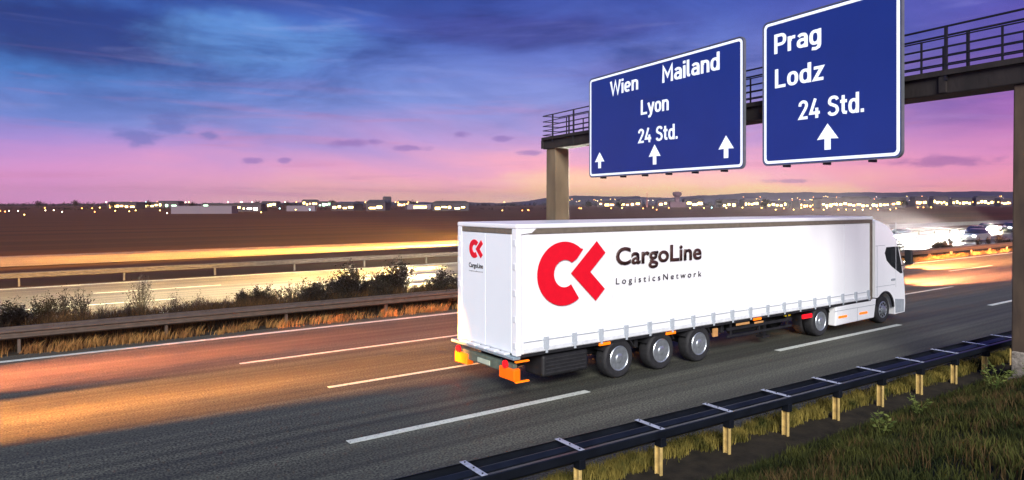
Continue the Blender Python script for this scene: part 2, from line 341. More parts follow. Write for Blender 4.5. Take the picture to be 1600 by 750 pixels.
GLY = {  # centre-line strokes of a plain traffic-sign alphabet: (advance, [(points, closed)])
 'W': (.88, [([(.05, 1.0), (.245, .06), (.44, .94), (.635, .06), (.83, 1.0)], 0)]),
 'M': (.76, [([(.09, 0), (.09, .95), (.38, .36), (.67, .95), (.67, 0)], 0)]),
 'L': (.54, [([(.09, 1), (.09, .08), (.52, .08)], 0)]),
 'P': (.60, [([(.09, 0), (.09, .92)] + arcpts(.32, .69, .20, .23, 90, -90, 14) + [(.15, .46)], 0)]),
 'S': (.60, [(smoothpts([(.51, .78), (.44, .89), (.30, .925), (.16, .88), (.095, .74), (.14, .61), (.30, .53), (.45, .44), (.51, .27), (.44, .13), (.29, .075), (.14, .11), (.06, .22)]), 0)]),
 'i': (.18, [([(.09, 0), (.09, .73)], 0), ([(.09, .84), (.09, 1.0)], 0)]),
 'l': (.24, [([(.09, 1), (.09, .2), (.115, .11), (.22, .08)], 0)]),
 'o': (.52, [(BOWL, 1)]),
 'e': (.52, [(arcpts(.26, .365, .18, .285, 2, 312, 28), 0), ([(.15, .36), (.43, .36)], 0)]),
 'n': (.52, [([(.09, 0), (.09, .73)], 0), ([(.13, .46)] + arcpts(.27, .46, .165, .19, 165, 0, 12) + [(.435, 0)], 0)]),
 'r': (.38, [([(.09, 0), (.09, .73)], 0), ([(.13, .46)] + arcpts(.30, .46, .19, .19, 165, 75, 8), 0)]),
 'a': (.52, [(smoothpts([(.09, .57), (.16, .635), (.27, .65), (.38, .61), (.43, .50)]) + [(.43, .3), (.43, 0)], 0), ([(.37, .40), (.25, .40)] + arcpts(.25, .24, .165, .16, 100, 270, 12) + [(.30, .085), (.38, .14)], 0)]),
 'd': (.54, [(BOWL, 1), ([(.445, 0), (.445, 1.0)], 0)]),
 'g': (.54, [(BOWL, 1), ([(.445, .73), (.445, -.02), (.41, -.13), (.29, -.185), (.12, -.16)], 0)]),
 'y': (.50, [([(.04, .73), (.25, .10)], 0), ([(.46, .73), (.24, -.06), (.17, -.17), (.04, -.19)], 0)]),
 'z': (.48, [([(.05, .65), (.40, .65), (.09, .08), (.46, .08)], 0)]),
 't': (.36, [([(.15, .95), (.15, .2), (.19, .11), (.34, .08)], 0), ([(0, .655), (.34, .655)], 0)]),
 '2': (.56, [(smoothpts([(.08, .70), (.11, .84), (.26, .925), (.42, .86), (.455, .70), (.38, .52)]) + [(.09, .08), (.52, .08)], 0)]),
 '4': (.60, [([(.34, 1.0), (.08, .27), (.58, .27)], 0), ([(.42, .52), (.42, 0)], 0)]),
 '.': (.18, [([(.09, 0), (.09, .17)], 0)]), ' ': (.30, [])}
def ribbon(mb, pts, closed, w, fx, y0, depth):
    P = [Vector(p) for p in pts]; n = len(P); Lf, Rt = [], []
    for i in range(n):
        a = P[i - 1] if (closed or i > 0) else None; b = P[(i + 1) % n] if (closed or i < n - 1) else None
        d1 = (P[i] - a).normalized() if a is not None else (b - P[i]).normalized(); d2 = (b - P[i]).normalized() if b is not None else d1
        n1 = Vector((-d1.y, d1.x)); n2 = Vector((-d2.y, d2.x)); m_ = (n1 + n2)
        m_ = m_.normalized() if m_.length > 1e-4 else n1; k = min(1 / max(0.35, m_.dot(n1)), 2.0) * w / 2
        Lf.append(P[i] + m_ * k); Rt.append(P[i] - m_ * k)
    vs = [fx(p, y0 - depth) for p in Lf] + [fx(p, y0 - depth) for p in Rt] + [fx(p, y0) for p in Lf] + [fx(p, y0) for p in Rt]
    fs = []
    for i in range(n if closed else n - 1):
        j = (i + 1) % n; fs += [(i, j, n + j, n + i), (2 * n + i, 3 * n + i, 3 * n + j, 2 * n + j), (i, 2 * n + i, 2 * n + j, j), (n + i, n + j, 3 * n + j, 3 * n + i)]
    if not closed: fs += [(0, n, 3 * n, 2 * n), (n - 1, 3 * n - 1, 4 * n - 1, 2 * n - 1)]
    mb.add(vs, fs)
def sign_text(txt, m, parent, x0, x1, base, cap, w=.155):
    tot = 0; pos = []
    for c in txt: pos.append(tot); tot += GLY[c][0] + .055
    tot -= .055; sx = (x1 - x0) / tot; mb = MB()
    for c, p in zip(txt, pos):
        for k, (pts, cl) in enumerate(GLY[c][1]):
            ribbon(mb, pts, cl, w, lambda q, y, p=p: (x0 + (q[0] + p) * sx, y, base + q[1] * cap), 0.002 - k * .0012, .009)
    return mb.build('lettering', m, parent)
def at(px, Z):                                            # design aid: bearing (as on a 1600 wide view) and distance -> ground position
    X = (px - 800) / 1072 * Z; p = FWD * Z + RGT * X; return p.x, p.y

# ---------------------------------------------------------------- ground and roads
def sheet(name, pts, z, m, label=None):
    b = MB(); b.add([(x, y, z) for x, y in pts], [tuple(range(len(pts)))]); o = b.build(name, m); tag(o, label, kind='structure'); return o
def strip(name, x0, x1, y0, y1, z, m): return sheet(name, [(x0, y0), (x1, y0), (x1, y1), (x0, y1)], z, m)
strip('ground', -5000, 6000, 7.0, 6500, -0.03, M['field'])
strip('road', -250, 900, 8.45, 24.95, 0.0, M['asphalt'])
strip('opposite_road', -250, 900, 30.6, 45.0, 0.0, M['asphalt_far'])
strip('parallel_road', -250, 900, 60.0, 72.0, 0.02, M['asphalt_far'])
strip('verge_soil', -250, 900, 6.6, 8.45, -0.012, M['soil'])
strip('median_soil', -250, 900, 24.95, 30.6, -0.012, M['soil'])
# painted lines
pm = MB()
def dash(x0, x1, y, w=0.16): pm.box(x0, x1, y - w / 2, y + w / 2, 0.001, 0.006)
for x0, x1 in ((-8.5, -2.5), (5.0, 11.0), (18.7, 26.4), (34.6, 42.0), (50, 57), (66, 73), (82, 89), (98, 105), (114, 121)): dash(x0, x1, 12.22, 0.2)
for x0, x1 in ((-10.5, -4.5), (6.1, 13.2), (21, 28), (33.5, 40.8), (50, 57), (66, 73), (82, 89), (98, 105)): dash(x0, x1, 16.15, 0.15)
for x0, x1 in ((-11, -5), (5.0, 12.6), (20, 27), (34, 41), (50, 57), (66, 73), (82, 89)): dash(x0, x1, 19.98, 0.14)
dash(-200, 600, 24.12, 0.22)
dash(-200, 600, 31.2, 0.2); dash(-200, 600, 44.4, 0.2)
for k in range(-6, 20):
    dash(k * 14, k * 14 + 6, 35.4, 0.15); dash(k * 14 + 3, k * 14 + 9, 39.9, 0.15)
tag(pm.build('lane_markings', M['paint']), kind='structure')
# grassed embankment on which the viewer stands
def bank_z(x, y):
    d = np.maximum(0.0, 7.15 - y)
    z = 0.40 * d * np.clip(d / 1.4, 0.35, 1.0)
    z = np.minimum(z, 2.75 + 0.02 * d)
    return z + 0.05 * np.sin(x * 1.3 + y) * np.clip(d, 0, 1) + 0.04 * np.sin(x * 3.1 - 2 * y) * np.clip(d, 0, 1)
bb = MB(); xs = np.linspace(-40, 140, 361); ys = np.concatenate([np.linspace(-60, -5, 12), np.linspace(-4, 7.15, 40)])
bb.v = [(x, y, float(bank_z(x, y)) - 0.004) for y in ys for x in xs]; nx = len(xs)
bb.f = [(j * nx + i, j * nx + i + 1, (j + 1) * nx + i + 1, (j + 1) * nx + i) for j in range(len(ys) - 1) for i in range(nx - 1)]
tag(bb.build('embankment', M['bank'], smooth=True), kind='structure')
# far hills: low ridges on the horizon
M['hill'] = mat('wooded_hill', (0.022, 0.024, 0.040, 1), rough=0.95, scale=0.01, world_pos=True, c2=(0.045, 0.04, 0.065), spec=0.1)
def ridge(name, az0, az1, dist, hfun, m, thick=400, n=220):
    b = MB(); top = []; foot = []; back = []
    for i in range(n + 1):
        px = az0 + (az1 - az0) * i / n; h = hfun(px)
        x, y = at(px, dist); foot.append((x, y, -0.05)); x, y = at(px, dist + thick * 0.5); top.append((x, y, h)); x, y = at(px, dist + thick); back.append((x, y, -0.05))
    b.v = foot + top + back; k = n + 1
    b.f = [(i, i + 1, i + 1 + k, i + k) for i in range(n)] + [(i + k, i + k + 1, i + 1 + 2 * k, i + 2 * k) for i in range(n)]
    return tag(b.build(name, m, smooth=True), kind='structure')
def hz(y, Z): return CAM_H + (318 - y) * Z / 1072
def lerp(px, pts):
    for (a, va), (b, vb) in zip(pts, pts[1:]):
        if a <= px <= b: return va + (vb - va) * (px - a) / (b - a)
    return pts[0][1] if px < pts[0][0] else pts[-1][1]
def wig(px, s=1.0): return s * (math.sin(px * 0.071) + 0.6 * math.sin(px * 0.19 + 1) + 0.4 * math.sin(px * 0.53 + 2) + 0.3 * math.sin(px * 1.31))
ridge('hills', -300, 1000, 2600, lambda p: hz(lerp(p, [(-300, 319), (0, 320.5), (120, 318.5), (280, 318.5), (470, 316.5), (560, 315), (700, 316), (790, 317), (830, 314), (860, 308), (900, 306), (1000, 307)]) - wig(p, 0.35), 2800), M['hill'])
ridge('hills', 820, 1900, 3200, lambda p: hz(lerp(p, [(820, 316), (850, 309), (900, 307), (1050, 308.5), (1090, 306), (1150, 302.5), (1200, 300.5), (1300, 301), (1400, 300.5), (1450, 299.5), (1580, 299), (1900, 303)]) - wig(p, 0.45), 3400), M['hill'])

# ---------------------------------------------------------------- articulated truck
TY = 12.62; TX = 9.2
truck = thing('articulated_truck', 'white articulated truck with red logo on its tarpaulin side driving past the gantry', 'truck', (TX, TY, 0))
L = 16.0; W = 2.56
tb = MB(); tb.box(0.03, L, 0.02, W - 0.02, 1.0, 3.76)
body = tb.build('trailer_body', M['tarp'], truck, bevel=0.02)
# roof with rounded corner
rf = MB(); rf.box(-0.02, L + 0.03, -0.02, W + 0.02, 3.885, 4.0); rf.build('roof', M['white'], body, bevel=0.03)
rr = MB(); rr.box(0.35, L - 0.05, -0.004, W + 0.004, 3.765, 3.882); rr.box(0.0, 0.3, 0.25, W - 0.1, 3.77, 3.882); rr.build('roof_rail', M['rail_brown'], body)
cr = MB()
for x0, x1, y0, y1 in ((-0.012, 0.13, -0.012, 0.19), (-0.012, 0.13, W - 0.19, W + 0.012), (L - 0.14, L + 0.01, -0.012, 0.1), (L - 0.14, L + 0.01, W - 0.1, W + 0.012)):
    cr = MB(); cr.box(x0, x1, y0, y1, 0.98, 3.885); cr.build('corner_post', M['white'] if x0 < 1 else M['rail_brown'], body, bevel=0.02)
cc = MB(); cc.loft([[(0.13 + 0.0, -0.014, 3.885), (0.55, -0.014, 3.885), (0.42, -0.014, 3.79), (0.13, -0.014, 3.765)], [(0.13, 0.03, 3.885), (0.55, 0.03, 3.885), (0.42, 0.03, 3.79), (0.13, 0.03, 3.765)]]); cc.build('corner_cap', M['white'], body)
for z in (1.15, 1.75, 2.35, 2.95, 3.5):
    for y in (0.02, W - 0.12): hg = MB(); hg.box(-0.03, -0.008, y, y + 0.1, z, z + 0.14); hg.build('hinge', M['band'], body, bevel=0.005)
for y0, y1 in ((0.205, W / 2 - 0.006), (W / 2 + 0.006, W - 0.205)):
    d = MB(); d.box(-0.008, 0.03, y0, y1, 1.04, 3.755); d.build('rear_door', M['doorwhite'], body, bevel=0.006)
# straps and lower band along the curtain
bd = MB(); bd.box(0.2, L - 0.15, -0.010, 0.018, 1.03, 1.12); bd.build('lower_band', M['band'], body)
bd = MB(); bd.box(0.2, L - 0.15, -0.006, 0.018, 1.27, 1.285); bd.build('seam', M['strap'], body)
for k in range(18):
    x = 0.78 + k * 0.875; s = MB(); s.box(x, x + 0.15, -0.022, 0.012, 1.06, 1.34); s.box(x + 0.04, x + 0.11, -0.035, -0.02, 0.97, 1.10); s.build('strap', M['strap'], body, bevel=0.004)
for k in range(5): vs = MB(); vs.box(3.0 + k * 3.7, 3.018 + k * 3.7, 0.014, 0.0195, 1.3, 3.74); vs.build('seam', M['band'], body)
# logo on the side
def arc(cx, cz, ax, az_, a0, a1, n): return [(cx + ax * math.cos(R(a0 + (a1 - a0) * i / n)), cz + az_ * math.sin(R(a0 + (a1 - a0) * i / n))) for i in range(n + 1)]
def logo(parent, x0, z0, sx, sz, m, flip=None):
    # unit logo, 1 wide x 1 high: an open ring and a chevron
    b = MB()
    def flat(p): return [(x0 + u * sx, z0 + v * sz) for u, v in p]
    o_ = arc(0.375, 0.5, 0.375, 0.5, 48, 312, 48); i_ = arc(0.385, 0.5, 0.155, 0.215, 312 - 4, 48 + 4, 40)
    # strip of quads between outer and inner arcs
    no = 48; oo = arc(0.375, 0.5, 0.375, 0.5, 50, 305, no); ii = arc(0.385, 0.5, 0.155, 0.215, 50, 305, no)
    for k in range(no):
        q = flat([oo[k], oo[k + 1], ii[k + 1], ii[k]]); b.add([(x, -0.016, z) for x, z in q], [(0, 1, 2, 3)])
    q = flat([oo[0], ii[0], (0.56, 0.72), (0.655, 0.87)]); b.add([(x, -0.016, z) for x, z in q], [(0, 1, 2, 3)])
    k_ = flat([(0.475, 0.495), (0.86, 0.985), (0.995, 0.79), (0.76, 0.495), (0.985, 0.20), (0.845, 0.02), (0.475, 0.495)][:-1])
    b.add([(x, -0.016, z) for x, z in k_], [(0, 1, 2, 3), (0, 3, 4, 5)])
    return b
lg = logo(None, 0.58, 2.03, 2.17, 1.53, M['red']).build('logo', M['red'], body)
def solid(o, t=0.012):
    md = o.modifiers.new('thickness', 'SOLIDIFY'); md.thickness = t; md.offset = 0; return o
solid(lg)
text_mesh('lettering', 'CargoLine', M['darkprint'], body, 3.11, 6.45, 2.90, 0.45, plane=-0.012, bold=0.024)
text_mesh('lettering', 'LogisticsNetwork', M['greyprint'], body, 3.11, 6.45, 2.42, 0.155, plane=-0.012, bold=0.003, space=1.55)
rl = logo(None, 0, 0, 0.62, 0.46, M['red']).build('logo', M['red'], body); rl.rotation_euler = (0, 0, R(-90)); rl.location = (0.002, 2.0, 3.12); solid(rl)
t_ = text_mesh('lettering', 'CargoLine', M['blackprint'], body, 0, 0.64, 0, 0.115, plane=-0.016, bold=0.02); t_.rotation_euler = (0, 0, R(-90)); t_.location = (0.002, 2.02, 2.88)
t_ = text_mesh('lettering', 'LogisticsNetwork', M['greyprint'], body, 0, 0.62, 0, 0.03, plane=-0.014, bold=0.0, space=1.5); t_.rotation_euler = (0, 0, R(-90)); t_.location = (0.002, 2.01, 2.78)
# chassis
ch = MB()
ch.box(0.05, L - 0.05, 0.02, W - 0.02, 0.93, 0.998)
for y in (0.72, 1.62): ch.box(0.2, L - 0.6, y, y + 0.16, 0.55, 0.928)
for x in (1.5, 4.0, 7.6, 9.4, 11.0): ch.box(x, x + 0.12, 0.2, W - 0.2, 0.66, 0.9)
chassis = ch.build('chassis', M['black'], truck, bevel=0.01)
for y in (0.12,):
    uw = MB()
    uw.box(0.85, 2.3, y, y + 0.75, 0.34, 0.88); uw.build('storage_box', M['black'], chassis, bevel=0.08, seg=4)
rb = MB()
for k in range(5): rb.box(0.95, 2.2, y - 0.015, y + 0.02, 0.42 + k * 0.085, 0.455 + k * 0.085)
rb.build('box_rib', M['rubber'], chassis, bevel=0.008)
sg = MB(); sg.box(7.7, 11.0, 0.06, 0.10, 0.72, 0.80); sg.box(7.7, 11.0, 0.06, 0.10, 0.52, 0.58)
for x in (7.9, 9.3, 10.8): sg.box(x, x + 0.06, 0.1, 0.14, 0.5, 0.93)
sg.build('side_guard', M['black'], chassis)
for y in (0.35, 2.05): lgm = MB(); lgm.box(9.9, 10.05, y, y + .15, 0.3, 0.93); lgm.box(9.8, 10.15, y - .05, y + .2, 0.24, 0.301); lgm.build('landing_leg', M['black'], chassis)
tk = MB(); tk.tube([(8.3, 0.42, 0.66), (9.5, 0.42, 0.66)], 0.15, 14); tk.build('air_tank', M['black'], chassis, smooth=True, angle=40)
yb = MB(); yb.box(10.75, 11.05, 0.12, 0.2, 0.84, 0.98); M['yellow'] = mat('yellow_coupling', srgb(225, 190, 30), rough=0.4); yb.build('yellow_coupling', M['yellow'], chassis, bevel=0.02)
tn = mat('tan_bracket', (0.55, 0.28, 0.10, 1), rough=0.5)
bk = MB(); bk.box(7.05, 7.25, 0.04, 0.1, 0.62, 0.86); bk.box(8.1, 8.75, 0.04, 0.06, 0.83, 0.9); bk.box(9.0, 9.45, 0.04, 0.06, 0.80, 0.86); bk.build('bracket', tn, chassis, bevel=0.01)
for x in (2.55, 5.0, 8.9):
    a = MB(); a.box(x, x + 0.38, -0.012, 0.05, 0.915, 0.985); a.build('side_marker_lamp', M['amber'], truck, bevel=0.012)
# rear end
pl = mat('dark_green_grey_bumper', (0.10, 0.13, 0.10, 1), rough=0.5, var=0.3)
b = MB(); b.box(-0.06, 0.06, 0.05, W - 0.05, 0.56, 0.80); bumper = b.build('rear_bumper', pl, truck, bevel=0.02)
b = MB(); b.box(-0.10, 0.1, -0.01, W + 0.2, 0.905, 0.965); b.build('rear_sill', mat('pale_blue_sill', (0.35, 0.45, 0.50, 1), rough=0.35, metal=0.4), truck, bevel=0.01)
for k in range(5):
    y = 0.32 + k * 0.42; b = MB(); b.box(-0.13, 0.05, y, y + 0.3, 0.965, 1.02); b.build('dock_buffer', M['band'], truck, bevel=0.015)
b = MB(); b.box(-0.085, -0.055, 1.0, 1.52, 0.60, 0.71); b.build('licence_plate', mat('number_plate', (0.5, 0.55, 0.42, 1), rough=0.4), bumper)
for y in (-0.02, W - 0.58):
    b = MB(); b.box(-0.10, 0.10, y, y + 0.60, 0.42, 0.70); b.build('tail_panel', M['orange'], truck, bevel=0.03)
for y in (0.28, W - 0.22):
    b = MB(); b.lathe_y([(0.0, -0.0), (0.09, 0.0), (0.09, 0.05), (0.0, 0.05)][1:3], 0, 0, 18); o = b.build('tail_lamp', M['redlamp'], truck, smooth=True, angle=40); o.rotation_euler = (0, 0, R(90)); o.location = (-0.10, y, 0.78)
for z in (0.845, 0.385):
    b = MB(); b.box(-0.05, 0.33, -0.05, 0.02, z, z + 0.035); b.build('side_reflector', M['amber'], truck, bevel=0.008)
# wheels
def wheel(parent, x, y, r, near=True, width=0.36, steer=False):
    s = 1 if near else -1
    t = MB(); hw = width
    t.lathe_y([(r * 0.60, 0.02 * s), (r * 0.66, 0.0), (r * 0.90, 0.0), (r * 0.97, 0.03 * s), (r, 0.07 * s), (r, (hw - 0.07) * s), (r * 0.95, (hw - 0.01) * s), (r * 0.60, hw * s)], 0, 0, 48)
    ty = t.build('tyre', M['rubber'], parent, smooth=True, angle=40); ty.location = (x, y, r)
    m = MB()
    if steer: prof = [(r * .61, 0.008), (r * .57, -0.004), (r * .54, .05), (r * .46, .07), (r * .40, .015), (r * .24, -0.01), (r * .22, -.06), (r * .12, -.08), (0.01, -.08)]
    else: prof = [(r * .63, 0.004), (r * .60, -0.012), (r * .565, .0), (r * .55, .07), (r * .53, .15), (r * .50, .17), (r * .40, .13), (r * .31, .12), (r * .27, .10), (r * .25, .0), (r * .20, -.02), (r * .10, -.03), (0.01, -.03)]
    m.lathe_y([(a, b * s) for a, b in prof], 0, 0, 40)
    rim = m.build('rim', M['alu'], ty, smooth=True, angle=50)
    h = MB()
    for k in range(10):
        a = 2 * math.pi * k / 10 + 0.2; cx, cz = r * .445 * math.cos(a), r * .445 * math.sin(a); h.tube([(cx, (0.0 if steer else .10) * s, cz), (cx, (0.2) * s, cz)], r * 0.09, 10)
        c2 = (r * .31 * math.cos(a + .3), r * .31 * math.sin(a + .3)); h.tube([(c2[0], (-.015 if steer else .09) * s, c2[1]), (c2[0], .13 * s, c2[1])], r * 0.028, 6)
    h.build('wheel_bolts', M['black'], ty)
    return ty
WR = 0.51
for x in (3.27, 4.84, 6.40):
    wheel(truck, x, 0.03, WR); wheel(truck, x, W - 0.03, WR, near=False)
wheel(truck, 12.7, 0.06, WR); wheel(truck, 12.7, W - 0.06, WR, near=False); wheel(truck, 12.7, 0.46, WR); wheel(truck, 12.7, W - 0.46, WR, near=False)
wheel(truck, 17.0, 0.10, WR, steer=True); wheel(truck, 17.0, W - 0.10, WR, near=False, steer=True)
ax = MB()
for x in (3.27, 4.84, 6.40, 12.7, 17.0): ax = MB(); ax.tube([(x, 0.3, WR), (x, W - 0.3, WR)], 0.08, 10); ax.build('axle', M['black'], truck, smooth=True)
mg = MB()
for x in (3.27, 4.84, 6.40, 12.7):
    pts = arc(x, WR, 0.60, 0.60, 25, 155, 10); pi = arc(x, WR, 0.575, 0.575, 155, 25, 10)
    mg = MB(); mg.prism_y(pts + pi, 0.05, 0.42); mg.build('mudguard', M['black'], truck)
# tractor cab
cab = None
def cab_prof(fi, ti):     # fi: pull the nose back, ti: lower the roof
    return [(16.27, 1.02), (16.27, 3.86 - ti), (16.42, 3.885 - ti), (16.75, 3.82 - ti), (17.2, 3.68 - ti), (17.62, 3.42 - ti), (17.98 - fi, 3.08), (18.14 - fi, 2.84), (18.36 - fi, 2.3), (18.52 - fi, 1.76), (18.62 - fi, 1.25), (18.67 - fi, 0.62),
            (18.62 - fi, 0.30), (17.72, 0.28), (17.72, 0.50), (17.66, 0.74), (17.50, 0.98), (17.28, 1.13), (17.0, 1.18), (16.72, 1.13), (16.50, 1.02), (16.40, 1.0)]
sl = [(0.0, .12, .10), (0.04, .07, .05), (0.16, .02, .0), (0.6, -.03, -.02), (W / 2, -.05, -.03), (W - 0.6, -.03, -.02), (W - 0.16, .02, 0), (W - .04, .07, .05), (W, .12, .10)]
c_ = MB(); c_.loft([[(x, y + 0.03 if y == 0 else y, z) for x, z in cab_prof(f, t)] for y, f, t in sl], True)
cab = c_.build('cab', M['white'], truck, smooth=True, angle=32)
wy = 0.03
def plate(name, poly, m, y0, y1, parent, bevel=0.0): 
    p = MB(); p.prism_y(poly, y0, y1); return p.build(name, m, parent, bevel=bevel)
win = [(16.98, 2.62), (17.10, 2.84), (17.98, 2.84), (18.20, 2.30), (18.36, 1.80), (18.18, 1.80), (17.50, 2.10), (17.12, 2.34)]
plate('side_window', win, M['glass'], wy - 0.006, wy + 0.004, cab); plate('side_window', win, M['glass'], W - 0.006, W + 0.006, cab)
M['cabin'] = mat('cab_interior', (0.25, 0.10, 0.05, 1), rough=0.6)
plate('window_frame', [(17.68, 2.84), (17.76, 2.84), (17.9, 2.0), (17.82, 1.93)], M['black'], wy - 0.012, wy - 0.004, cab)
ws = MB()
for a, b_ in (((18.10, 2.86), (18.50, 1.82)),):
    n_ = 6; r0 = [(a[0] + .048 + (b_[0] - a[0]) * i / n_, 0.2, a[1] + (b_[1] - a[1]) * i / n_) for i in range(n_ + 1)]; r1 = [(x + .0, W - 0.2, z) for x, y, z in r0]
    ws.add(r0 + r1, [(i, i + 1, i + 2 + n_, i + 1 + n_) for i in range(n_)])
solid(ws.build('windscreen', M['glass'], cab), 0.03)
gr = MB()
for z in (0.95, 1.1, 1.25, 1.4): gr.box(18.6, 18.68, 0.45, W - 0.45, z, z + 0.09)
gr.build('grille', M['black'], cab)
dl = MB(); dl.box(16.3, 16.98, 0.022, 0.034, 2.905, 2.92); dl.box(16.32, 17.75, 0.02, 0.034, 1.40, 1.412); dl.box(16.40, 16.412, 0.02, 0.034, 1.05, 2.9)
dl.build('panel_gap', M['greyseal'], cab)
plate('door_handle', [(17.45, 1.56), (17.75, 1.56), (17.75, 1.64), (17.45, 1.64)], M['greyseal'], 0.0, 0.03, cab, 0.01)
plate('wheel_arch', arc(17.0, WR, 0.70, 0.70, 5, 165, 20) + arc(17.0, WR, 0.63, 0.63, 165, 5, 20), M['black'], 0.012, 0.08, cab)
plate('sun_visor', [(17.9, 2.95), (18.35, 2.93), (18.42, 2.84), (17.95, 2.87)], M['black'], 0.0, W, cab, 0.01)
plate('step_box', [(17.80, 0.32), (18.45, 0.32), (18.45, 0.80), (17.76, 0.86)], M['greyseal'], 0.012, 0.03, cab, 0.01)
for y0, y1 in ((0.22, 0.6), (W - 0.6, W - 0.22)):
    hl = MB(); hl.box(18.6, 18.68, y0, y1, 0.62, 0.84); hl.build('headlight', mat('truck_headlight', (0.8, 0.8, 0.8, 1), rough=0.1, emit=(1, .95, .85, 1), estr=3.0), cab, bevel=0.03)
for y, s in ((0.0, -1), (W, 1)):
    mr = MB(); yy = y + s * 0.26
    mr.box(18.24, 18.38, min(y + s * .08, y + s * .36), max(y + s * .08, y + s * .36), 2.14, 2.72); mo = mr.build('mirror', M['black'], cab, bevel=0.05, seg=3)
    am = MB(); am.tube([(18.0, y, 2.80), (18.2, y + s * 0.2, 2.84), (18.3, y + s * 0.25, 2.66)], 0.022, 8); am.build('mirror_arm', M['black'], mo); am = MB(); am.tube([(18.15, y, 2.1), (18.3, y + s * 0.22, 2.17)], 0.02, 8); am.build('mirror_arm', M['black'], mo)
# air deflector gap, fairing, skirts
for y in (0.12, W - 0.2): fr = MB(); fr.box(16.03, 16.262, y, y + .08, 1.2, 3.7); fr.build('side_fairing', M['rail_brown'], cab)
for y0, y1 in ((0.03, 0.30), (W - 0.30, W - 0.03)):
    sk = MB(); sk.prism_y([(13.55, 0.26), (16.2, 0.30), (16.36, 0.98), (13.62, 0.90)], y0, y1); so = sk.build('side_skirt', M['white'], truck, bevel=0.03)
    q = y0 - 0.008 if y0 < 1 else y1 - 0.004
    z = MB(); z.box(13.56, 16.3, q, q + 0.012, 0.76, 0.775); z.box(15.0, 15.012, q, q + 0.012, 0.3, 0.75); z.build('panel_gap', M['greyseal'], so)
for x in (13.75, 15.15):
    a = MB(); a.box(x, x + 0.55, 0.012, 0.04, 0.50, 0.58); a.build('side_marker_lamp', M['amber'], truck, bevel=0.012)
a = MB(); a.box(11.55, 12.1, 0.0, 0.06, 0.70, 0.84); a.build('red_marker_lamp', M['redlamp'], truck, bevel=0.02)
tf = MB(); tf.box(11.6, 16.2, 0.85, 1.0, 0.6, 0.92); tf.box(11.6, 16.2, 1.55, 1.7, 0.6, 0.92); tf.box(13.7, 16.2, 0.35, W - 0.35, 0.5, 0.88); tf.build('tractor_frame', M['black'], truck)

# ---------------------------------------------------------------- gantry and signs
GO = Vector((19.594, 6.483, 0)); GD = Vector((0.14058, 0.98936, 0)).normalized(); GN = Vector((0.989, -0.1406, 0)).normalized()
grz = math.atan2(GD.y, GD.x)             # local X along the gantry (towards the median), local Y = towards -road direction side
gan = thing('sign_gantry', 'dark concrete gantry with railed walkway spanning the carriageway between two pillars', 'gantry', GO, grz)
# local: x along gantry, y: +y is GD rotated +90 = (-GD.y, GD.x) -> towards oncoming drivers (-X world)
bm_ = MB(); bm_.box(-2.6, 22.6, -1.0, 0.0, 7.36, 7.98); beam = bm_.build('beam', M['beam'], gan, bevel=0.03)
bl = MB(); bl.box(-2.6, 22.6, 0.0, 0.10, 7.84, 7.98)
for k in range(9): bl.box(-1.5 + k * 3, -1.32 + k * 3, 0.0, 0.07, 7.40, 7.838)
bl.build('beam_ledge', M['beam'], beam)
def leg(x0, x1, m, zt=7.36):
    p = MB(); p.loft([[(x0 - .06, -0.92, 0.0), (x1 + .06, -0.92, 0), (x1 + .06, -0.08, 0), (x0 - .06, -0.08, 0)], [(x0 + .0, -0.92, zt), (x1, -0.92, zt), (x1, -0.08, zt), (x0, -0.08, zt)]])
    return p.build('pillar', m, gan, bevel=0.04)
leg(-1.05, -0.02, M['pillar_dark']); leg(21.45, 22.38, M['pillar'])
pp = MB(); pp.box(-1.14, 0.0, -0.98, -0.02, -0.05, 0.88); pp.build('plinth', M['plinth'], gan, bevel=0.03)
pp = MB(); pp.box(-1.5, 0.05, -1.15, 0.12, -0.05, 0.24); pp.build('footing', M['plinth'], gan, bevel=0.03)
for y in (0.05, -0.95):
    rl_ = MB()
    for z in (8.10, 8.34, 8.58, 8.82): rl_.tube([(-2.6, y, z), (22.5, y, z)], 0.022, 6)
    rl_.tube([(-2.6, y, 9.12), (22.5, y, 9.12)], 0.032, 6)
    rl_.build('railing', M['railing'], gan)
    for k in range(13):
        x = min(-2.5 + k * 2.0, 22.46); p = MB(); p.box(x - .035, x + .035, y - .03, y + .03, 7.7, 9.12); p.build('railing_post', M['railing'], gan)
    for k in range(12):
        x = -1.85 + k * 2.0; p = MB(); p.box(x - .022, x + .022, y - .02, y + .02, 7.98, 8.84); p.build('railing_post', M['railing'], gan)
er = MB()
for z in (8.10, 8.34, 8.58, 8.82, 9.12): er.tube([(22.5, 0.05, z), (22.5, -0.95, z)], 0.024, 6)
er.build('end_railing', M['railing'], gan)
SA = Vector((19.099, 6.553, 0)); srz = math.atan2(-GD.y, -GD.x)
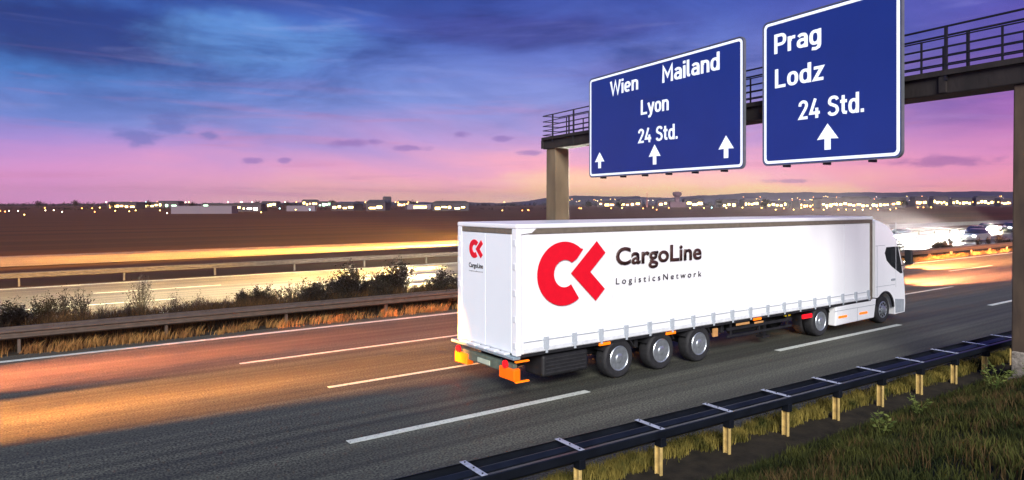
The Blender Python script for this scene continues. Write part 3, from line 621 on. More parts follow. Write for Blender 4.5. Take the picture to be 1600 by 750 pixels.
def sign(w_left, w_right, z0, z1, label):
    Wd = w_left - w_right; c = SA + GD * w_left
    t = thing('highway_sign', label, 'highway sign', (c.x, c.y, z0), srz, 'blue signs on the gantry')
    H = z1 - z0
    def rrect(x0, x1, a, b, r, n=8):
        out = []
        for cx, cz, a0 in ((x1 - r, b - r, 0), (x0 + r, b - r, 90), (x0 + r, a + r, 180), (x1 - r, a + r, 270)):
            out += [(cx + r * math.cos(R(a0 + 90 * i / n)), cz + r * math.sin(R(a0 + 90 * i / n))) for i in range(n + 1)]
        return out
    p = MB(); p.prism_y(rrect(0, Wd, 0, H, 0.18), 0.0, 0.09); pan = p.build('panel', M['signblue'], t)
    e = MB(); o1 = rrect(-0.03, Wd + .03, -0.03, H + .03, 0.21); i1 = rrect(0.004, Wd - .004, 0.004, H - 0.004, 0.18); n = len(o1)
    def frame(b, o1, i1, y0, y1):
        vs = [(x, y0, z) for x, z in o1] + [(x, y0, z) for x, z in i1] + [(x, y1, z) for x, z in o1] + [(x, y1, z) for x, z in i1]; n = len(o1); fs = []
        for i in range(n):
            j = (i + 1) % n; fs += [(i, j, n + j, n + i), (2 * n + i, 3 * n + i, 3 * n + j, 2 * n + j), (i, 2 * n + i, 2 * n + j, j), (n + i, n + j, 3 * n + j, 3 * n + i)]
        b.add(vs, fs)
    frame(e, o1, i1, -0.012, 0.10); e.build('edge_trim', M['signback'], t)
    wbd = MB(); frame(wbd, rrect(.035, Wd - .035, .035, H - .035, .16), rrect(.125, Wd - .125, .125, H - .125, .10), -0.008, 0.002); wbd.build('white_border', M['signwhite'], t)
    for k in range(int(Wd // 1.3)):
        x = 0.7 + k * 1.5
        if x < Wd - 0.3: br = MB(); br.box(x, x + 0.07, 0.101, 0.40, -0.09, H * 0.8); br.build('bracket', M['railing'], t)
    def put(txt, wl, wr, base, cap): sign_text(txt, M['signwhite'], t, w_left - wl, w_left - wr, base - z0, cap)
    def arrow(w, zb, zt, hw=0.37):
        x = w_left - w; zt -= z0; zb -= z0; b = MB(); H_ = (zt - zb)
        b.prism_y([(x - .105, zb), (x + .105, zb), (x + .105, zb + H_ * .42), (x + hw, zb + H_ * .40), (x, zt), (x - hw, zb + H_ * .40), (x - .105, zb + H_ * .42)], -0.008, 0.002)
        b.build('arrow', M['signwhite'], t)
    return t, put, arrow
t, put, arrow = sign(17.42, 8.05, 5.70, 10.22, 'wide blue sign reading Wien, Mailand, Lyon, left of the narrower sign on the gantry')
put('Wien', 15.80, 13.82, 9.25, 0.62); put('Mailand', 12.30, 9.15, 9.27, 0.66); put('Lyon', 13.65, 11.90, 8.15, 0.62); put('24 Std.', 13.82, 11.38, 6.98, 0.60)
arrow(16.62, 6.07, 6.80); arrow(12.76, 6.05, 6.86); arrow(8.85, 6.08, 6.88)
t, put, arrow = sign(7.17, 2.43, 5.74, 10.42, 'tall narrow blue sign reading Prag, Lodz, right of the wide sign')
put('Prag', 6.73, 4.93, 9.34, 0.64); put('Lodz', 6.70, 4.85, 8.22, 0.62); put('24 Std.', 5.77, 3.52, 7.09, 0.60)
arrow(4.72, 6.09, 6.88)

# ---------------------------------------------------------------- guard rails
def wprof(yc, z0, s=1, t=0.006):          # W-beam section in (y,z), bulging to -y*s
    pts = [(0, 0), (.02, .01), (.075, .05), (.075, .09), (.01, .135), (.01, .175), (.075, .22), (.075, .26), (.02, .30), (0, .31)]
    a = [(yc + s * (-p[0]), z0 + p[1]) for p in pts]; b = [(yc + s * (-p[0] + t + .004), z0 + p[1]) for p in reversed(pts)]
    return a + b
gx0, gx1 = 1.5, 70.0
GA = R(-1.94); gp = Vector((12.2, 8.2, 0)); gl_ = gp - Matrix.Rotation(GA, 3, 'Z') @ gp      # the rail drifts slightly from the lane direction
gr_ = thing('guard_rail', 'dark guard rail with flat cross plates on yellowish posts along the near verge', 'guard rail', gl_, GA)
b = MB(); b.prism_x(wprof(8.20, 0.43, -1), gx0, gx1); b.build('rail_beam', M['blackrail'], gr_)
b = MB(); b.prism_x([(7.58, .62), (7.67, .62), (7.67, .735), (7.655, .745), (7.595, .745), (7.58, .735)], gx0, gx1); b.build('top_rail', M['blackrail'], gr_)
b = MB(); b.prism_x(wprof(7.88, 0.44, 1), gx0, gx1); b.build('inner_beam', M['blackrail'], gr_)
for k in range(36):
    x = 1.75 + k * 1.72
    p = MB(); p.box(x - .05, x + .004, 7.61, 7.64, -0.05, 0.47); p.box(x - .012, x + .004, 7.6401, 7.73, -0.05, 0.47); p.box(x - .05, x + .004, 7.7301, 7.75, -0.05, 0.47); p.build('post', M['postyel'], gr_, bevel=0.006)
    p = MB(); p.box(x - .06, x + .06, 7.585, 7.74, 0.46, 0.615); p.build('post_cap', M['blackrail'], gr_, bevel=0.01)
    p = MB(); p.box(x - .05, x + .05, 7.60, 8.22, 0.748, 0.757); cp = p.build('cross_plate', M['platesteel'], gr_, bevel=0.003)
    q = MB()
    for yy in (7.66, 7.9, 8.15): q.lathe_z([(0.014, .757), (0.014, .768)], x, yy, 8)
    q.build('bolt', M['railing'], cp)
mr_ = thing('median_guard_rail', 'weathered grey guard rail running along the far side of the carriageway', 'guard rail', (0, 0, 0))
b = MB(); b.prism_x(wprof(25.30, 0.42, 1), -60, 260); b.build('rail_beam', M['medrail'], mr_)
b = MB(); b.prism_x([(25.55, .66), (25.62, .66), (25.62, .76), (25.55, .76)], -60, 260); b.build('top_rail', M['medrail'], mr_)
for k in range(60):
    x = -40 + k * 4.0; p = MB(); p.box(x - .04, x + .04, 25.34, 25.5, -0.05, 0.70); p.build('post', M['medrail'], mr_)
fr_ = thing('far_guard_rail', 'pale guard rail beyond the opposite carriageway', 'guard rail', (0, 0, 0))
b = MB(); b.prism_x(wprof(45.8, 0.42, 1), -80, 400); b.build('rail_beam', M['medrail'], fr_)
for k in range(60):
    x = -60 + k * 5.0; p = MB(); p.box(x - .05, x + .05, 45.84, 46.0, -0.05, 0.70); p.build('post', M['medrail'], fr_)

# ---------------------------------------------------------------- grass and shrubs
def blades(name, X, Y, Zf, h0, h1, w, m, lean=0.35, label=None, drift=(0, 0)):
    n = len(X); h = rng.uniform(h0, h1, n); a = rng.uniform(0, 2 * np.pi, n); ww = w * rng.uniform(.6, 1.4, n)
    z0 = Zf(X, Y); la = rng.uniform(0, 2 * np.pi, n); l = lean * h * rng.uniform(.2, 1.3, n)
    dx_, dy_ = np.cos(a) * ww, np.sin(a) * ww; lx, ly = np.cos(la) * l + drift[0] * h, np.sin(la) * l + drift[1] * h
    p0 = np.stack([X - dx_, Y - dy_, z0 - .02], 1); p1 = np.stack([X + dx_, Y + dy_, z0 - .02], 1)
    p2 = np.stack([X + lx * .35 - dx_ * .7, Y + ly * .35 - dy_ * .7, z0 + h * .6], 1); p3 = np.stack([X + lx * .35 + dx_ * .7, Y + ly * .35 + dy_ * .7, z0 + h * .6], 1)
    p4 = np.stack([X + lx, Y + ly, z0 + h * .98], 1)
    V = np.stack([p0, p1, p2, p3, p4], 1).reshape(-1, 3); k = np.arange(n)[:, None] * 5
    F = np.concatenate([k + np.array([0, 1, 3]), k + np.array([0, 3, 2]), k + np.array([2, 3, 4])], 1).reshape(-1, 3)
    o = fast_mesh(name, V, F, m); tag(o, label, 'grass', kind='stuff'); return o
def clumped(n, x0, x1, y0, y1, k, sd):
    cx = rng.uniform(x0, x1, k); cy = rng.uniform(y0, y1, k); i = rng.integers(0, k, n)
    X = cx[i] + rng.normal(0, sd, n); Y = cy[i] + rng.normal(0, sd, n); ok = (Y > y0 - .1) & (Y < y1 + .05) & (X > x0) & (X < x1); return X[ok], Y[ok]
# embankment: dense near, thinner far
X = rng.uniform(2, 30, 150000); Y = rng.uniform(0.3, 7.1, 150000)
ok = (X * .5835 + Y * .8121 > 3.5) & (X * .5835 + Y * .8121 < 26); X, Y = X[ok], Y[ok]
blades('embankment_grass', X, Y, bank_z, .04, .14, .006, M['grass'], .6, 'short dark green grass covering the embankment')
X, Y = clumped(42000, 2, 30, .3, 6.95, 900, .09)
blades('tufted_grass', X, Y, bank_z, .08, .24, .006, M['grass'], .5, 'taller tufts of green grass on the embankment')
X, Y = clumped(16000, 2, 30, .3, 6.8, 330, .12)
blades('dry_grass', X, Y, bank_z, .10, .26, .005, M['grass_dry'], .5, 'dry brownish grass tufts among the green on the embankment')
flat = lambda X, Y: np.zeros_like(X)
X, Y = clumped(42000, 1, 32, 7.95, 8.42, 420, .07); Y = np.minimum(Y + (12.2 - X) * 0.0339, 8.5 + rng.uniform(-.1, .02, len(X)))
blades('edge_grass', X, Y, flat, .06, .24, .007, M['hedge'], .5, 'yellowish grass strip growing along the foot of the near guard rail')
X, Y = clumped(24000, -25, 80, 24.75, 25.5, 700, .12)
blades('verge_grass', X, Y, flat, .08, .36, .008, M['straw'], .55, 'straw coloured dry grass along the foot of the median guard rail', drift=(.35, -.1))
X, Y = clumped(60000, -20, 60, 25.6, 29.0, 900, .3)
blades("median_grass", X, Y, flat, .25, .85, .014, M["shrub"], .5, "dark rough grass filling the median")
X, Y = clumped(46000, -12, 40, 25.7, 28.5, 700, .28)
blades('brown_median_grass', X, Y, flat, .3, 1.0, .008, M['brush'], .6, 'brown dry brush mixed into the dark median plants')

def shrub_mesh(seed, hgt, wid, leaves, spray):
    r = random.Random(seed); tb_ = MB(); lv = []
    for k in range(spray):
        a = r.uniform(0, 2 * math.pi); t_ = r.uniform(0.1, 1.0); tx, ty_ = math.cos(a) * wid * t_, math.sin(a) * wid * .5 * t_
        h = hgt * r.uniform(.55, 1.05) * (1 - .35 * t_)
        p = [(tx * .1, ty_ * .1, -.05), (tx * .45, ty_ * .45, h * .5), (tx * .8 + r.uniform(-.1, .1), ty_ * .8, h * .8), (tx + r.uniform(-.1, .1), ty_, h)]
        tb_.tube(p, [.014, .010, .007, .003], 4, True)
        for j in range(4):
            q = r.uniform(.3, .95); i = min(2, int(q * 3)); f = q * 3 - i; A, B = Vector(p[i]), Vector(p[i + 1]); c = A.lerp(B, f)
            e = c + Vector((r.uniform(-.3, .3), r.uniform(-.2, .2), r.uniform(.08, .35))); tb_.tube([c, e], [.006, .002], 3, False)
            for _ in range(leaves): lv.append(c.lerp(e, r.random()) + Vector((r.gauss(0, .05), r.gauss(0, .05), r.gauss(0, .05))))
    V = []; F = []
    for c in lv:
        s = r.uniform(.02, .05); u = Vector((r.gauss(0, 1), r.gauss(0, 1), r.gauss(0, 1))).normalized(); w = u.orthogonal().normalized()
        o = len(V); V += [c - u * s, c + w * s * .5, c + u * s, c - w * s * .5]; F += [(o, o + 1, o + 2), (o, o + 2, o + 3)]
    return tb_, np.array([tuple(v) for v in V]), np.array(F)
protos = []
for sd, (hg_, wd_, lf, sp) in enumerate([(1.3, 1.0, 12, 60), (1.0, .9, 16, 60), (1.5, .9, 2, 40), (.9, 1.2, 14, 70), (1.5, 1.1, 9, 60)]):
    protos.append(shrub_mesh(sd, hg_, wd_, lf, sp))
SH = []
def first_shrub(k, loc, lab):
    t = thing('shrub', lab, 'shrub', loc, 0, 'shrubs in the median')
    protos[k][0].build('branches', M['twig'], t); f = fast_mesh('foliage', protos[k][1], protos[k][2], M['shrub']); f.parent = t; return t
names = ['leafy rounded', 'dense low', 'bare twiggy', 'broad spreading', 'tall ragged']
r5 = random.Random(5)
spots = []; x = -14.0
while x < 100:
    spots.append((x, r5.uniform(26.4, 29.6))); x += r5.uniform(.45, .95) if -4 < x < 24 else r5.uniform(1.6, 3.0)
src = {}
for i, (x, y) in enumerate(spots):
    k = r5.choice([0, 1, 3, 4, 4, 1]) if 9 < x < 26 else r5.choice([2, 2, 0, 3, 2, 4])
    lab = '%s dark shrub in the median strip' % names[k]
    if k not in src: src[k] = first_shrub(k, (x, y, 0), lab); o = src[k]
    else: o = copy_tree(src[k])
    o.location = (x, y, 0); s = r5.uniform(.75, 1.1) * (1.18 if 9 < x < 26 else 0.98); o.scale = (s, s, s * r5.uniform(.85, 1.1)); o.rotation_euler = (0, 0, r5.uniform(0, 6.28))
    SH.append((o, k, x))
order = {}
words = ['first', 'second', 'third', 'fourth', 'fifth', 'sixth', 'seventh', 'eighth', 'ninth', 'tenth', 'eleventh', 'twelfth', 'thirteenth', 'fourteenth', 'fifteenth', 'sixteenth', 'seventeenth', 'eighteenth', 'nineteenth', 'twentieth',
         'twenty-first', 'twenty-second', 'twenty-third', 'twenty-fourth', 'twenty-fifth', 'twenty-sixth', 'twenty-seventh', 'twenty-eighth', 'twenty-ninth', 'thirtieth']
for o, k, x in SH:
    order[k] = order.get(k, 0) + 1; o['label'] = '%s %s shrub in the median counted from the left' % (words[order[k] - 1], names[k])
# leafy weeds on the embankment
def weed(loc, h, lab, seed):
    t = thing('weed', lab, 'weed', loc, 0, 'weeds on the embankment'); r = random.Random(seed); st = MB(); V = []; F = []
    for k in range(6):
        a = r.uniform(0, 6.28); e = (math.cos(a) * h * .4, math.sin(a) * h * .4, h * r.uniform(.6, 1)); st.tube([(0, 0, -.05), (e[0] * .4, e[1] * .4, e[2] * .6), e], [.006, .005, .002], 5)
        for j in range(12):
            f = r.uniform(.25, 1); c = Vector((e[0] * f, e[1] * f, e[2] * f)); u = Vector((r.gauss(0, 1), r.gauss(0, 1), r.uniform(.1, .8))).normalized(); w = u.orthogonal().normalized(); l = r.uniform(.05, .11)
            o = len(V); V += [c, c + u * l * .5 + w * l * .2, c + u * l, c + u * l * .5 - w * l * .2]; F += [(o, o + 1, o + 2), (o, o + 2, o + 3)]
    st.build('stem', M['weed'], t); f = fast_mesh('foliage', np.array([tuple(v) for v in V]), np.array(F), M['weed']); f.parent = t
for (x, y, h, lab) in ((17.9, 6.1, .75, 'tall leafy weed left of the right gantry pillar'), (14.6, 6.4, .5, 'small leafy weed near the guard rail posts'), (15.8, 5.5, .6, 'bright green leafy weed in mid embankment'), (11.5, 5.6, .4, 'low weed in the grass below the guard rail'), (19.0, 5.9, .5, 'leafy weed at the foot of the right gantry pillar')):
    weed((x, y, float(bank_z(x, y))), h, lab, int(x * 10))

# ---------------------------------------------------------------- cars with lit lamps
M['carpaint_dark'] = mat('dark_car_paint', (0.03, 0.035, 0.045, 1), rough=0.25, coat=0.8, var=0.05)
M['carpaint_silver'] = mat('silver_car_paint', (0.35, 0.36, 0.38, 1), rough=0.3, metal=0.6, coat=0.6, var=0.05)
M['carpaint_red'] = mat('red_car_paint', (0.25, 0.02, 0.02, 1), rough=0.3, coat=0.8, var=0.05)
M['headlamp'] = mat('headlamp', (0.9, 0.9, 0.9, 1), rough=0.1, emit=(1.0, 0.86, 0.62, 1), estr=60)
M['headlamp_white'] = mat('headlamp_white', (0.9, 0.9, 0.9, 1), rough=0.1, emit=(1.0, 0.95, 0.88, 1), estr=400)
M['tailred'] = mat('tail_red', (0.5, 0.02, 0.01, 1), rough=0.2, emit=(1.0, 0.16, 0.03, 1), estr=14)
def car(label, loc, rz, paint, head=True, spot=0.0, scol=(1, .8, .5), hm='headlamp', size=28, pitch=-1.0, blend=0.9, srad=0.06, tailpow=0.0):
    t = thing('car', label, 'car', loc, rz, 'cars on the motorway')
    low = [(-2.15, .32), (-2.22, .62), (-2.15, .92), (-1.6, .98), (1.0, .96), (1.9, .82), (2.16, .66), (2.2, .42), (2.1, .24), (1.72, .22), (1.62, .46), (1.36, .60), (1.08, .46), (.98, .22), (-.98, .22), (-1.08, .46), (-1.36, .60), (-1.62, .46), (-1.72, .22)]
    b = MB(); b.loft([[(x * .96, y, z * (1 if z < .5 else .97)) for x, z in low] if abs(y) > .8 else [(x, y, z) for x, z in low] for y in (-.88, -.74, 0, .74, .88)])
    body_ = b.build('body', M[paint], t, smooth=True, angle=35)
    g = [[(-1.85, .95), (-1.35, 1.36), (.05, 1.40), (.95, .94)], [(-1.9, .95), (-1.4, 1.43), (0.1, 1.46), (1.05, .94)]]
    b = MB(); b.loft([[(x, y * (1 if z < 1 else .80), z) for x, z in (g[0] if abs(y) > .7 else g[1])] for y in (-.80, -.5, .5, .80)]); b.build('windows', M['glass'], t, smooth=True, angle=35)
    b = MB(); b.box(-1.30, .02, -.56, .56, 1.455, 1.475); b.build('roof', M[paint], t, bevel=.01)
    for x in (-1.36, 1.36):
        for s in (-1, 1):
            w_ = MB(); w_.lathe_y([(.19, .0), (.30, 0), (.325, .03), (.325, .19), (.19, .2)], 0, 0, 20) if s < 0 else w_.lathe_y([(.19, .0), (.30, 0), (.325, -.03), (.325, -.19), (.19, -.2)], 0, 0, 20)
            ty = w_.build('tyre', M['rubber'], t, smooth=True, angle=40); ty.location = (x, s * .87, .325)
            w2 = MB(); w2.lathe_y([(.19, -.001 * -s), (.17, -.03 * s), (.05, -.02 * s), (.01, -.02 * s)], 0, 0, 20); w2.build('rim', M['alu'], ty, smooth=True, angle=40)
    for s in (-1, 1):
        h = MB(); h.box(2.06, 2.15, s * .66 - .15, s * .66 + .15, .60, .73); ho = h.build('headlight', M[hm] if head else M['glass'], t, bevel=.02)
        h = MB(); h.box(-2.20, -2.10, s * .66 - .16, s * .66 + .16, .70, .84); h.build('taillight', M['tailred'], t, bevel=.02)
        if spot:
            ld = bpy.data.lights.new('headlight_beam', 'SPOT'); ld.energy = spot * 60; ld.color = scol; ld.spot_size = R(size); ld.spot_blend = blend; ld.shadow_soft_size = srad
            lo_ = bpy.data.objects.new('headlight_beam', ld); COL.objects.link(lo_); lo_.parent = t; lo_.location = (2.26, s * .66, .68)
            lo_.rotation_euler = Vector((-1, 0, -math.tan(R(pitch)))).to_track_quat('Z', 'Y').to_euler()
    if tailpow:
        ld = bpy.data.lights.new('tail_glow', 'POINT'); ld.energy = tailpow; ld.color = (1, .22, .04); ld.shadow_soft_size = .15
        lo_ = bpy.data.objects.new('tail_glow', ld); COL.objects.link(lo_); lo_.parent = t; lo_.location = (-2.4, 0, .75)
    return t
PI = math.pi
# oncoming side, drivers heading to -X; first three unseen, added to light the road
car('unseen dark car added behind the trailer to light the nearest opposite lane', (25.0, 33.2, 0), PI, 'carpaint_dark', spot=11000, scol=(1, .74, .34), size=24, pitch=-0.6)
car('unseen silver car added behind the trailer to light the middle opposite lane', (27.5, 37.4, 0), PI, 'carpaint_silver', spot=13000, scol=(1, .80, .42), size=24, pitch=-0.6)
car('unseen dark car added behind the trailer to light the farthest opposite lane', (30.0, 42.0, 0), PI, 'carpaint_dark', spot=12000, scol=(1, .60, .16), size=24, pitch=-0.6)
car('car with glaring white headlights beside the right pillar', (92, 34.0, 0), PI, 'carpaint_silver', hm='headlamp_white', spot=26000, scol=(1, .92, .8), size=26, pitch=-0.4)
car('second car with glaring white headlights, farther out beside the right pillar', (104, 38.5, 0), PI, 'carpaint_dark', hm='headlamp_white', spot=26000, scol=(1, .9, .75), size=26, pitch=-0.4)
car('distant car with white headlights in the outer opposite lane', (128, 42.4, 0), PI, 'carpaint_dark', hm='headlamp_white', spot=16000, scol=(1, .85, .6), size=26, pitch=-0.4)
for k_, (x, y) in enumerate(((84, 39.0), (112, 33.4), (140, 37.8), (120, 43.0), (165, 34.0), (190, 38.5))):
    car('%s of the farther cars with white headlights queueing left of the right pillar' % words[k_], (x, y, 0), PI, 'carpaint_dark' if k_ % 2 else 'carpaint_silver', hm='headlamp_white')
# our side: unseen cars added to throw orange light on the lanes
car('unseen dark car added alongside the truck cab to light the third lane', (34.3, 18.0, 0), 0, 'carpaint_dark', spot=7000, scol=(1, .30, .12), size=26, pitch=-0.3, tailpow=200)
car('unseen silver car added to light the outer lane ahead of the truck', (44.3, 22.0, 0), 0, 'carpaint_silver', spot=8000, scol=(1, .36, .10), size=26, pitch=-0.3, tailpow=200)
car('unseen dark car added behind the truck to light the third lane', (-15.5, 17.6, 0), 0, 'carpaint_dark', spot=12000, scol=(1, .34, .06), size=13, pitch=-0.6)
car('unseen silver car added behind the truck to light the outer lane', (-13.5, 21.9, 0), 0, 'carpaint_silver', spot=8000, scol=(1, .25, .09), size=15, pitch=-0.6)
# parallel road: unseen cars added for the orange band of light on it
car('unseen dark car added behind the trailer to light the parallel road', (46, 64, .02), PI, 'carpaint_dark', spot=100000, scol=(1, .42, .05), size=20, pitch=-0.3)
car('unseen silver car added behind the truck cab to light the parallel road', (60, 68, .02), PI, 'carpaint_silver', spot=90000, scol=(1, .34, .05), size=20, pitch=-0.3)

# ---------------------------------------------------------------- distant town
M['bwall'] = mat('far_building_wall', (0.045, 0.032, 0.040, 1), rough=0.8); M['bgrey'] = mat('hangar_wall', (0.13, 0.10, 0.125, 1), rough=0.7); M['broof'] = mat('far_roof', (0.03, 0.024, 0.032, 1), rough=0.8)
def em(n, c, s): return mat(n, (.8, .8, .8, 1), emit=c, estr=s)
LIT = [em('lit_window_warm', srgb(255, 185, 80), 9), em('lit_window_yellow', srgb(255, 215, 110), 12), em('lit_window_green', srgb(190, 255, 200), 8), em('lit_window_white', srgb(255, 245, 225), 10)]
GL = [em('street_lamp_warm', srgb(255, 150, 50), 14), em('street_lamp_yellow', srgb(255, 205, 95), 14), em('street_lamp_cyan', srgb(170, 240, 255), 16), em('street_lamp_white', srgb(255, 225, 180), 12)]
r9 = random.Random(21)
def building(px, Z, w, h, lab, wm='bwall', lit=0, nwin=4, d=12, zb=0.0, roof=True):
    x, y = at(px, Z); t = thing('building', lab, 'building', (x, y, zb), math.atan2(RGT.y, RGT.x) + r9.uniform(-.3, .3), 'buildings of the distant town')
    b = MB(); b.box(-w / 2, w / 2, 0, d, -3, h); b.build('wall', M[wm], t)
    if roof: b = MB(); b.prism_y([(-w / 2 - .4, h + .01), (w / 2 + .4, h + .01), (w / 2 - w * .1, h + h * .22), (-w / 2 + w * .1, h + h * .22)], -.4, d + .4); b.build('roof', M['broof'], t)
    ww = w / (nwin + .5); nwin = nwin
    for k in range(nwin):
        b = MB(); x0 = -w / 2 + ww * (k + .4); z0 = h * r9.uniform(.15, .45); b.box(x0, x0 + ww * r9.uniform(.35, .9), -.12, -.02, z0, z0 + min(h * .5, Z * .003) * r9.uniform(.6, 1.2)); b.build('window', LIT[lit], t)
    return t
bl_ = [  # bearing, distance, width, height, lit colour, windows
    (190, 620, 30, 5, 0, 5, 'long low lit building'), (238, 700, 26, 5, 1, 5, 'bright yellow lit hall'), (262, 700, 22, 6, 2, 3, 'small hall with green windows'), (330, 520, 14, 4, 2, 3, 'white lit workshop'),
    (348, 470, 14, 3.6, 1, 3, 'low workshop with lit front'), (378, 380, 10, 4, 1, 2, 'small lit shed'), (395, 380, 9, 4, 3, 2, 'small white lit shed'), (420, 800, 18, 6, 1, 4, 'yellow lit block'),
    (485, 900, 22, 8, 0, 5, 'tall lit block on the ridge'), (508, 850, 18, 6, 2, 4, 'pale lit block'), (590, 950, 30, 8, 0, 6, 'long lit block under the ridge'), (605, 980, 12, 12, 1, 3, 'tall yellow lit block'),
    (630, 950, 18, 7, 0, 4, 'orange lit block'), (704, 420, 22, 5, 1, 5, 'low hall with a strip of yellow light'), (587, 420, 12, 5, 1, 2, 'little lit house'), (535, 430, 16, 4, 1, 4, 'low row of lit windows'),
    (948, 900, 24, 7, 0, 3, 'low lit building behind the left pillar'), (985, 800, 26, 8, 0, 4, 'lit building left of the mast'), (1045, 900, 30, 8, 0, 4, 'lit building left of the control tower'),
    (1085, 850, 24, 9, 1, 3, 'lit building right of the control tower'), (1140, 800, 22, 8, 1, 3, 'lit office block above the trailer roof'), (1175, 820, 20, 8, 1, 5, 'yellow lit office block'),
    (1215, 700, 22, 6, 1, 5, 'bright lit hall'), (1262, 650, 18, 6, 0, 5, 'orange lit hall'), (1300, 620, 22, 8, 1, 6, 'wide bright terminal block'), (1338, 620, 24, 9, 0, 6, 'brightest lit terminal block above the cab'),
    (1376, 640, 17, 7, 1, 5, 'lit block right of the terminal'), (1400, 700, 20, 9, 0, 4, 'lit block over the cab'), (1440, 1100, 24, 13, 0, 5, 'tall lit block right of the cab'), (1470, 1150, 26, 14, 1, 6, 'long lit block'),
    (1503, 1150, 30, 12, 1, 6, 'wide lit block on the slope'), (1542, 1150, 34, 14, 1, 6, 'wide lit block near the right pillar'), (1572, 1100, 20, 11, 0, 5, 'lit block beside the right pillar')]
for px, Z, w, h, lit, nw, nm in bl_: building(px, Z, w, h, nm + ' in the distant town', lit=lit, nwin=nw)
building(315, 300, 25, 3.4, 'wide pale grey hangar in the field on the left', wm='bgrey', nwin=0, lit=3, roof=False)
building(470, 400, 16, 3.2, 'small pale grey hall in the field', wm='bgrey', nwin=0, lit=2, roof=False)
building(655, 520, 18, 4, 'pale roofed hall in the field', wm='bgrey', nwin=1, lit=0, roof=False)
# control tower and mast
x, y = at(1058, 800); ct = thing('control_tower', 'airport control tower with flared cab on the horizon', 'control tower', (x, y, 0), math.atan2(RGT.y, RGT.x))
M['tower'] = mat('tower_concrete', (0.10, 0.05, 0.07, 1), rough=0.8)
b = MB(); b.lathe_z([(3.0, 0), (2.8, 9), (2.9, 12)], 0, 0, 12); b.build('shaft', M['tower'], ct)
b = MB(); b.lathe_z([(2.9, 12.02), (5.2, 14.2), (5.4, 16.6), (4.6, 17.2)], 0, 0, 12); b.build('control_room', M['tower'], ct)
b = MB(); b.lathe_z([(5.0, 17.22), (5.0, 17.7), (1.0, 18.4)], 0, 0, 12); b.build('roof', M['tower'], ct)
b = MB(); b.box(-9, 9, -3, 3, 0, 6); b.build('base_building', M['tower'], ct)
x, y = at(1011, 850); ms = thing('lattice_mast', 'slender red mast left of the control tower', 'mast', (x, y, 0), 0)
M['mast'] = mat('mast_red', (0.25, 0.06, 0.05, 1), rough=0.6)
b = MB(); b.lathe_z([(1.4, 0), (.9, 6), (.5, 12), (.2, 18)], 0, 0, 4); b.build('lattice', M['mast'], ms); b = MB(); b.lathe_z([(.5, 18.02), (.5, 19)], 0, 0, 8); b.build('beacon', em('red_beacon', srgb(255, 60, 40), 4), ms)
# street lamps
lamp_src = {}
def lamp(px, Z, h, ci, label, rad=None, zb=0.0):
    rad = rad or Z * 0.00072; x, y = at(px, Z)
    if ci not in lamp_src:
        t = thing('street_lamp', label, 'street lamp', (x, y, zb), 0, 'street lamps of the distant town')
        b = MB(); b.tube([(0, 0, -1), (0, 0, .96)], [.018, .012], 5); b.build('pole', M['railing'], t)
        b = MB(); b.lathe_z([(.02, -.9), (.7, -.7), (1.0, 0), (.7, .7), (.02, .9)], 0, 0, 8); g = b.build('lamp_head', GL[ci], t, smooth=True); g.location = (0, 0, 1)
        lamp_src[ci] = t
    else: t = copy_tree(lamp_src[ci])
    t.location = (x, y, zb); t.scale = (h, h, h); t['label'] = label
    for c in t.children:
        if c.name.startswith('lamp_head'): c.scale = (rad / h,) * 3
    return t
LB = [(0, 390, 0), (14, 400, 3), (8, 360, 0), (28, 380, 3), (38, 260, 1), (70, 560, 0), (71, 420, 3), (84, 430, 3), (97, 350, 3), (128, 520, 0), (144, 520, 0), (148, 350, 0), (156, 600, 1), (172, 620, 0), (180, 400, 1), (202, 370, 1), (212, 420, 1), (250, 420, 1), (261, 300, 3), (205, 700, 1), (218, 700, 0), (228, 720, 2), (246, 700, 0), (166, 760, 3),
      (277, 800, 3), (290, 800, 3), (295, 760, 1), (329, 500, 2), (334, 480, 3), (341, 460, 1), (356, 760, 3), (376, 760, 3), (378, 700, 3), (394, 760, 3), (394, 560, 2), (408, 330, 1), (437, 500, 2), (456, 560, 2), (462, 470, 1), (445, 800, 3), (463, 760, 0), (476, 800, 1), (484, 480, 2), (571, 800, 1), (580, 820, 0), (595, 830, 0), (618, 820, 1), (622, 800, 0), (638, 780, 0), (652, 760, 1),
      (788, 700, 1), (785, 420, 1), (816, 420, 0), (826, 430, 0), (825, 450, 0), (905, 520, 0), (908, 500, 1), (955, 520, 0), (972, 560, 1), (1005, 500, 0), (1020, 600, 1), (1026, 470, 0), (1045, 560, 0), (1078, 520, 1), (1100, 560, 1), (1112, 600, 2), (1135, 560, 1), (1160, 600, 1), (1190, 560, 1), (1212, 470, 1), (1225, 500, 0), (1240, 470, 1), (1252, 560, 1), (1270, 480, 0), (1287, 470, 1),
      (1292, 560, 1), (1310, 470, 0), (1322, 480, 1), (1335, 460, 1), (1348, 470, 3), (1360, 500, 1), (1372, 480, 0), (1391, 480, 1), (1400, 500, 0), (1434, 620, 0), (1443, 640, 0), (1455, 640, 1), (1490, 700, 1), (1520, 700, 0), (1535, 720, 3), (1560, 700, 1)]
cw_ = ['orange', 'yellow', 'cyan white', 'white']
seen_ = {}
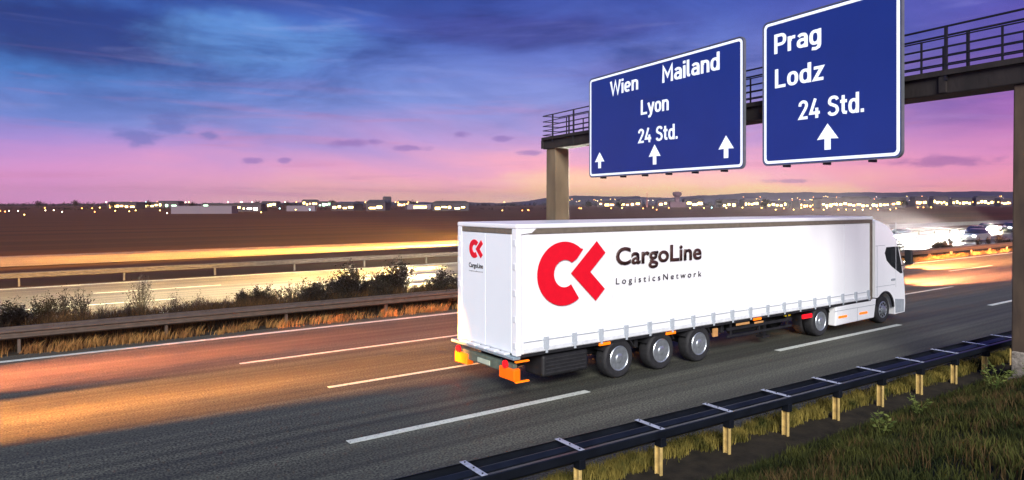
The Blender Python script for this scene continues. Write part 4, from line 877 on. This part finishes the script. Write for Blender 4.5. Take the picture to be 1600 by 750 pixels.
for i, (px, Z, ci) in enumerate(sorted(LB)):
    where = 'left end of the horizon' if px < 120 else 'horizon left of the hangar' if px < 300 else 'horizon around the hangar' if px < 480 else 'ridge left of the trailer' if px < 700 else 'fields around the left pillar' if px < 960 else 'fields by the control tower' if px < 1130 else 'town above the trailer' if px < 1300 else 'bright town above the cab' if px < 1420 else 'slope beside the right pillar'
    k_ = (ci, where); seen_[k_] = seen_.get(k_, 0) + 1
    lamp(px, Z * (.8 if Z < 500 else .75 if Z < 650 else 1), 1.1 if Z < 500 else 1.8 if Z < 650 else 6.0, ci, '%s %s street lamp from the left on the %s' % (words[seen_[k_] - 1], cw_[ci], where))
for i in range(110):
    px = r9.choice([r9.uniform(1090, 1575), r9.uniform(1180, 1575), r9.uniform(880, 1100)]); Z = r9.uniform(1500, 3150); yy = r9.uniform(306.5, 315) if px > 1150 else r9.uniform(311, 316)
    lamp(px, Z, hz(yy, Z), r9.choice([0, 1, 1, 3, 0]), '%s pinprick street lamp on the far hillside' % cw_[0 if i % 2 else 1], rad=Z * .00042)
# dark woods between the fields and the town
def woods(name, p0, p1, Z, h, n, label):
    V = []; F = []; r = random.Random(name + str(p0))
    for k in range(n):
        x, y = at(r.uniform(p0, p1), Z * r.uniform(.92, 1.08)); hh = h * r.uniform(.5, 1.0); w = hh * r.uniform(.4, .9)
        for j in range(26):
            c = Vector((x + r.gauss(0, w * .5), y + r.gauss(0, w * .5), abs(r.gauss(hh * .45, hh * .28)))); s = h * r.uniform(.06, .16)
            u = Vector((r.gauss(0, 1), r.gauss(0, 1), r.gauss(0, 1))).normalized(); w_ = u.orthogonal().normalized(); o = len(V); V += [c - u * s, c + w_ * s, c + u * s, c - w_ * s]; F += [(o, o + 1, o + 2), (o, o + 2, o + 3)]
    o = fast_mesh(name, np.array([tuple(v) for v in V]), np.array(F), M['shrub']); tag(o, label, 'woods', kind='stuff')
woods('far_woods', -200, 860, 1300, 7, 420, 'dark low woods along the left horizon')
woods('far_woods', 860, 1750, 1500, 9, 420, 'dark woods along the right horizon below the town lights')
tree_spots = [(60, 640, 7), (118, 700, 8), (176, 560, 6), (232, 640, 7), (300, 600, 6), (402, 640, 7), (448, 600, 6), (520, 640, 8), (560, 560, 6), (646, 620, 7), (690, 600, 7), (920, 640, 7), (968, 600, 7), (1124, 640, 8), (1196, 620, 9), (1412, 640, 8)]
for k_, (px, Z, h) in enumerate(tree_spots):
    x, y = at(px, Z); t = thing('tree', '%s dark field tree from the left along the horizon' % words[k_], 'tree', (x, y, 0), k_, 'trees on the horizon')
    b = MB(); b.tube([(0, 0, -.5), (0, 0, h * .3), (.2, 0, h * .7)], [.3, .22, .08], 6); b.build('trunk', M['twig'], t)
    V = []; F = []; r = random.Random(k_)
    for j in range(420):
        c = Vector((r.gauss(0, h * .2), r.gauss(0, h * .2), h * .6 + r.gauss(0, h * .17))); sz = h * r.uniform(.03, .07); u = Vector((r.gauss(0, 1), r.gauss(0, 1), r.gauss(0, 1))).normalized(); w_ = u.orthogonal().normalized()
        o = len(V); V += [c - u * sz, c + w_ * sz, c + u * sz, c - w_ * sz]; F += [(o, o + 1, o + 2), (o, o + 2, o + 3)]
    f = fast_mesh('crown', np.array([tuple(v) for v in V]), np.array(F), M['shrub']); f.parent = t
woods('far_hedges', -100, 860, 520, 1.8, 220, 'dark hedges across the fields on the left')

# ---------------------------------------------------------------- haze added to spread the headlight glow
b = MB(); b.box(-2500, 6000, -400, 7200, -4, 130); hzb = b.build('haze', M['white']); hzb.data.materials.clear()
hm_ = bpy.data.materials.new('haze'); hm_.use_nodes = True; ht = hm_.node_tree; ht.nodes.clear()
pv = ht.nodes.new('ShaderNodeVolumePrincipled'); pv.inputs['Color'].default_value = (0.9, 0.85, 0.92, 1); pv.inputs['Density'].default_value = 0.00009; pv.inputs['Anisotropy'].default_value = 0.6
oo_ = ht.nodes.new('ShaderNodeOutputMaterial'); ht.links.new(pv.outputs[0], oo_.inputs['Volume']); hzb.data.materials.append(hm_)
tag(hzb, 'thin haze added for headlight glow over the fields and the town', 'haze', kind='stuff')
